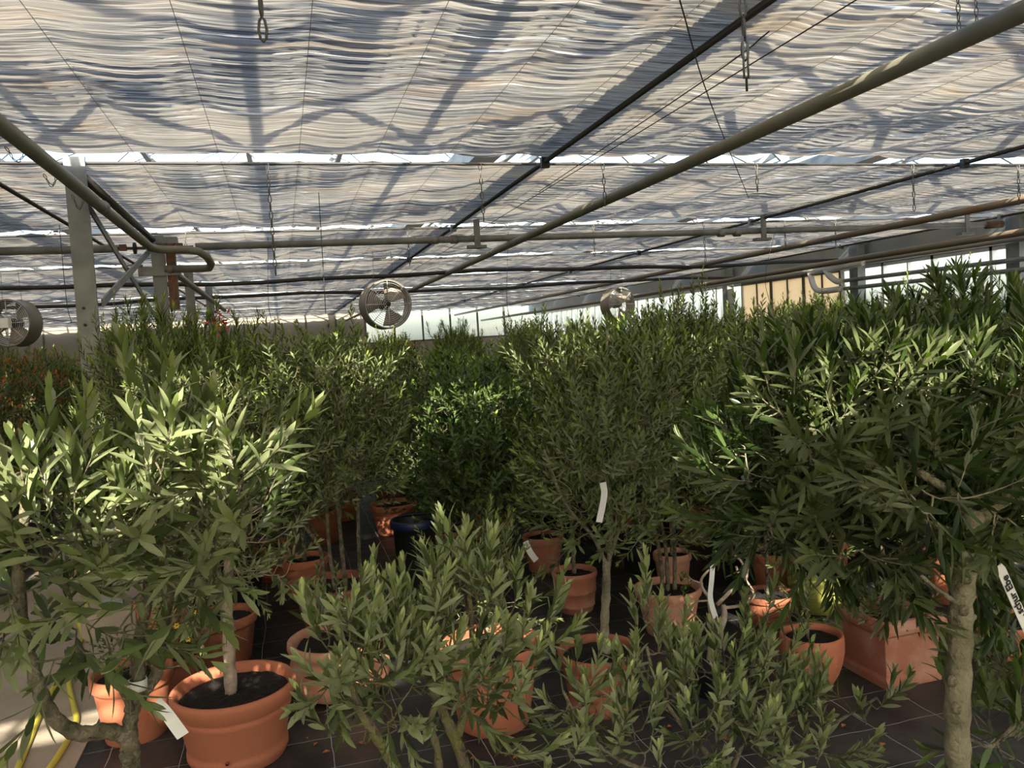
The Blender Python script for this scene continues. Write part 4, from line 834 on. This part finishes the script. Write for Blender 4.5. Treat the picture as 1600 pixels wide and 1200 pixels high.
# ================================================================ tags, hose, litter
def strip(name, P, w_, label, cat='plant tag', wdir=None, m=M_white, bend=.0):
    P = smooth_path(P, 5); T = np.gradient(P, axis=0); T /= np.linalg.norm(T, axis=1)[:, None]
    S = np.cross(T, [0, 1, 0.05]) if wdir is None else np.tile(np.array(wdir, float), (len(P), 1)); S /= np.linalg.norm(S, axis=1)[:, None]
    th = np.array([0, .0006, 0]); V = []; n = len(P)
    for p, s_ in zip(P, S): V += [p - s_ * w_ / 2 - th, p + s_ * w_ / 2 - th, p + s_ * w_ / 2 + th, p - s_ * w_ / 2 + th]
    F = [(i * 4 + k_, i * 4 + (k_ + 1) % 4, (i + 1) * 4 + (k_ + 1) % 4, (i + 1) * 4 + k_) for i in range(n - 1) for k_ in range(4)] + [(3, 2, 1, 0), (n * 4 - 4, n * 4 - 3, n * 4 - 2, n * 4 - 1)]
    c = np.mean(P, axis=0); o = MB().add(np.array(V) - c, F).build(name, m, loc=c, smooth=False)
    return tag(o, label, cat, 'white paper plant tags')
strip('plant_tag', pts([(942, 754, 3.0), (944, 775, 3.0), (936, 816, 3.0)]), .027, 'white paper strip tag hanging in the tall olive at centre right')
strip('plant_tag', pts([(1114, 878, 3.12), (1112, 905, 3.1), (1110, 935, 3.1), (1118, 965, 3.11)]), .024, 'long white tag tied on the pruned bonsai')
strip('plant_tag', pts([(821, 846, 5.0), (828, 862, 5.0), (838, 876, 5.0)]), .04, 'small white tag hanging before the small pot at centre')
strip('plant_tag', pts([(530, 918, 4.3), (531, 935, 4.3)]), .035, 'upper white tag on the multi-stemmed olive left of centre')
strip('plant_tag', pts([(536, 950, 4.3), (538, 962, 4.3), (543, 975, 4.3)]), .03, 'lower white tag on the multi-stemmed olive left of centre')
strip('plant_tag', pts([(693, 918, 1.82), (688, 935, 1.82), (683, 955, 1.82)]), .012, 'narrow printed tag in shadow above the centre bush')
strip('plant_tag', pts([(243, 1097, 1.74), (258, 1112, 1.73), (270, 1128, 1.72), (286, 1150, 1.72)]), .025, 'white paper strip hanging down from the looping olive, beside the big pot')
# wrapped band on stem
wb = ony(216, 1069, 1.56 * 1.15); t = tag(MB().lathe([(.0165, -.011), (.0175, -.011), (.0175, .011), (.0165, .011)], 24).build('paper_band', M_white, loc=wb), 'white paper band wrapped round a stem of the looping olive', 'plant tag', 'white paper plant tags')
strip('plant_tag', pts([(234, 1068, 1.82), (228, 1076, 1.84), (200, 1068, 1.84), (199, 1080, 1.84)]), .016, 'crumpled white tag end behind the paper band', wdir=(0.3, 0, 1))
# printed tag at the right: "schur Ebe"
a, c = ony(1562, 885, 1.25), ony(1606, 985, 1.25)
tg = strip('plant_tag', [a + (a - c) * .02, (a + c) / 2, c + (c - a) * .15], .021, 'white tag printed schur Ebe in bold black letters at the right edge')
cu = bpy.data.curves.new('lettering', 'FONT'); cu.body = 'schur Ebe'; cu.size = .0225; cu.extrude = .0001; cu.resolution_u = 6; cu.align_x = 'RIGHT'; cu.align_y = 'CENTER'; cu.offset = .0006
tmp = bpy.data.objects.new('tmp_text', cu); C.objects.link(tmp); bpy.context.view_layer.update()
me = bpy.data.meshes.new_from_object(tmp.evaluated_get(bpy.context.evaluated_depsgraph_get())); bpy.data.objects.remove(tmp)
me.materials.clear(); me.materials.append(M_ink); lo = bpy.data.objects.new('lettering', me); C.objects.link(lo); lo.parent = tg
d = Vector(a - c).normalized(); nrm = Vector((0, -1, 0)); nrm = (nrm - d * nrm.dot(d)).normalized(); up = nrm.cross(d)
lo.matrix_parent_inverse = Matrix(); lo.matrix_local = Matrix.Translation(Vector(a - c) * .5 + Vector(a) * 0 + (Vector((a + c) / 2) - Vector(tg.location)) - d * .022 + nrm * .0024) @ Matrix((d, up, nrm)).transposed().to_4x4()
# scribble on the bonsai tag and print on the dark tag
# hose
h1 = [onz(x, y, .018) for x, y in ((10, 1235), (28, 1200), (70, 1100), (103, 1045), (122, 1010), (128, 985))]
h2 = [onz(x, y, .018) for x, y in ((40, 1240), (78, 1200), (117, 1135), (116, 1105), (108, 1070), (112, 1040), (124, 1005), (135, 980))]
tag(MB().tube(smooth_path(h1 + [(-1.6, 6.4, .018), (-1.8, 8, .018)], 6), .0135, 10).build('garden_hose', M_hose), 'yellow garden hose on the concrete path, left strand', 'hose', 'yellow garden hose on the path')
tag(MB().tube(smooth_path(h2 + [(-1.5, 6.6, .018), (-1.7, 8, .018)], 6), .0135, 10).build('garden_hose', M_hose), 'yellow garden hose on the concrete path, right strand', 'hose', 'yellow garden hose on the path')
r = np.random.RandomState(17)
for i in range(22):
    px = r.uniform(420, 1500); py = r.uniform(1060, 1190) if i else 1185; q = onz(px, py, .004)
    if any((q[0] - a_) ** 2 + (q[1] - b_) ** 2 < .27 ** 2 for a_, b_ in occupied): continue
    an = r.uniform(0, 6.28); L_ = r.uniform(.02, .04); d_ = np.array([math.cos(an), math.sin(an), 0]); s_ = np.array([-d_[1], d_[0], 0]) * L_ * .3
    o = MB().add([-d_ * L_ * .5, -s_ + [0, 0, .004], d_ * L_ * .5, s_ + [0, 0, .006]], [(0, 1, 2), (0, 2, 3)]).build('dry_leaf', M_dry, loc=q)
    tag(o, 'dry brown leaf fallen on the black ground cloth', 'leaf', 'dry leaves on the black ground cloth')
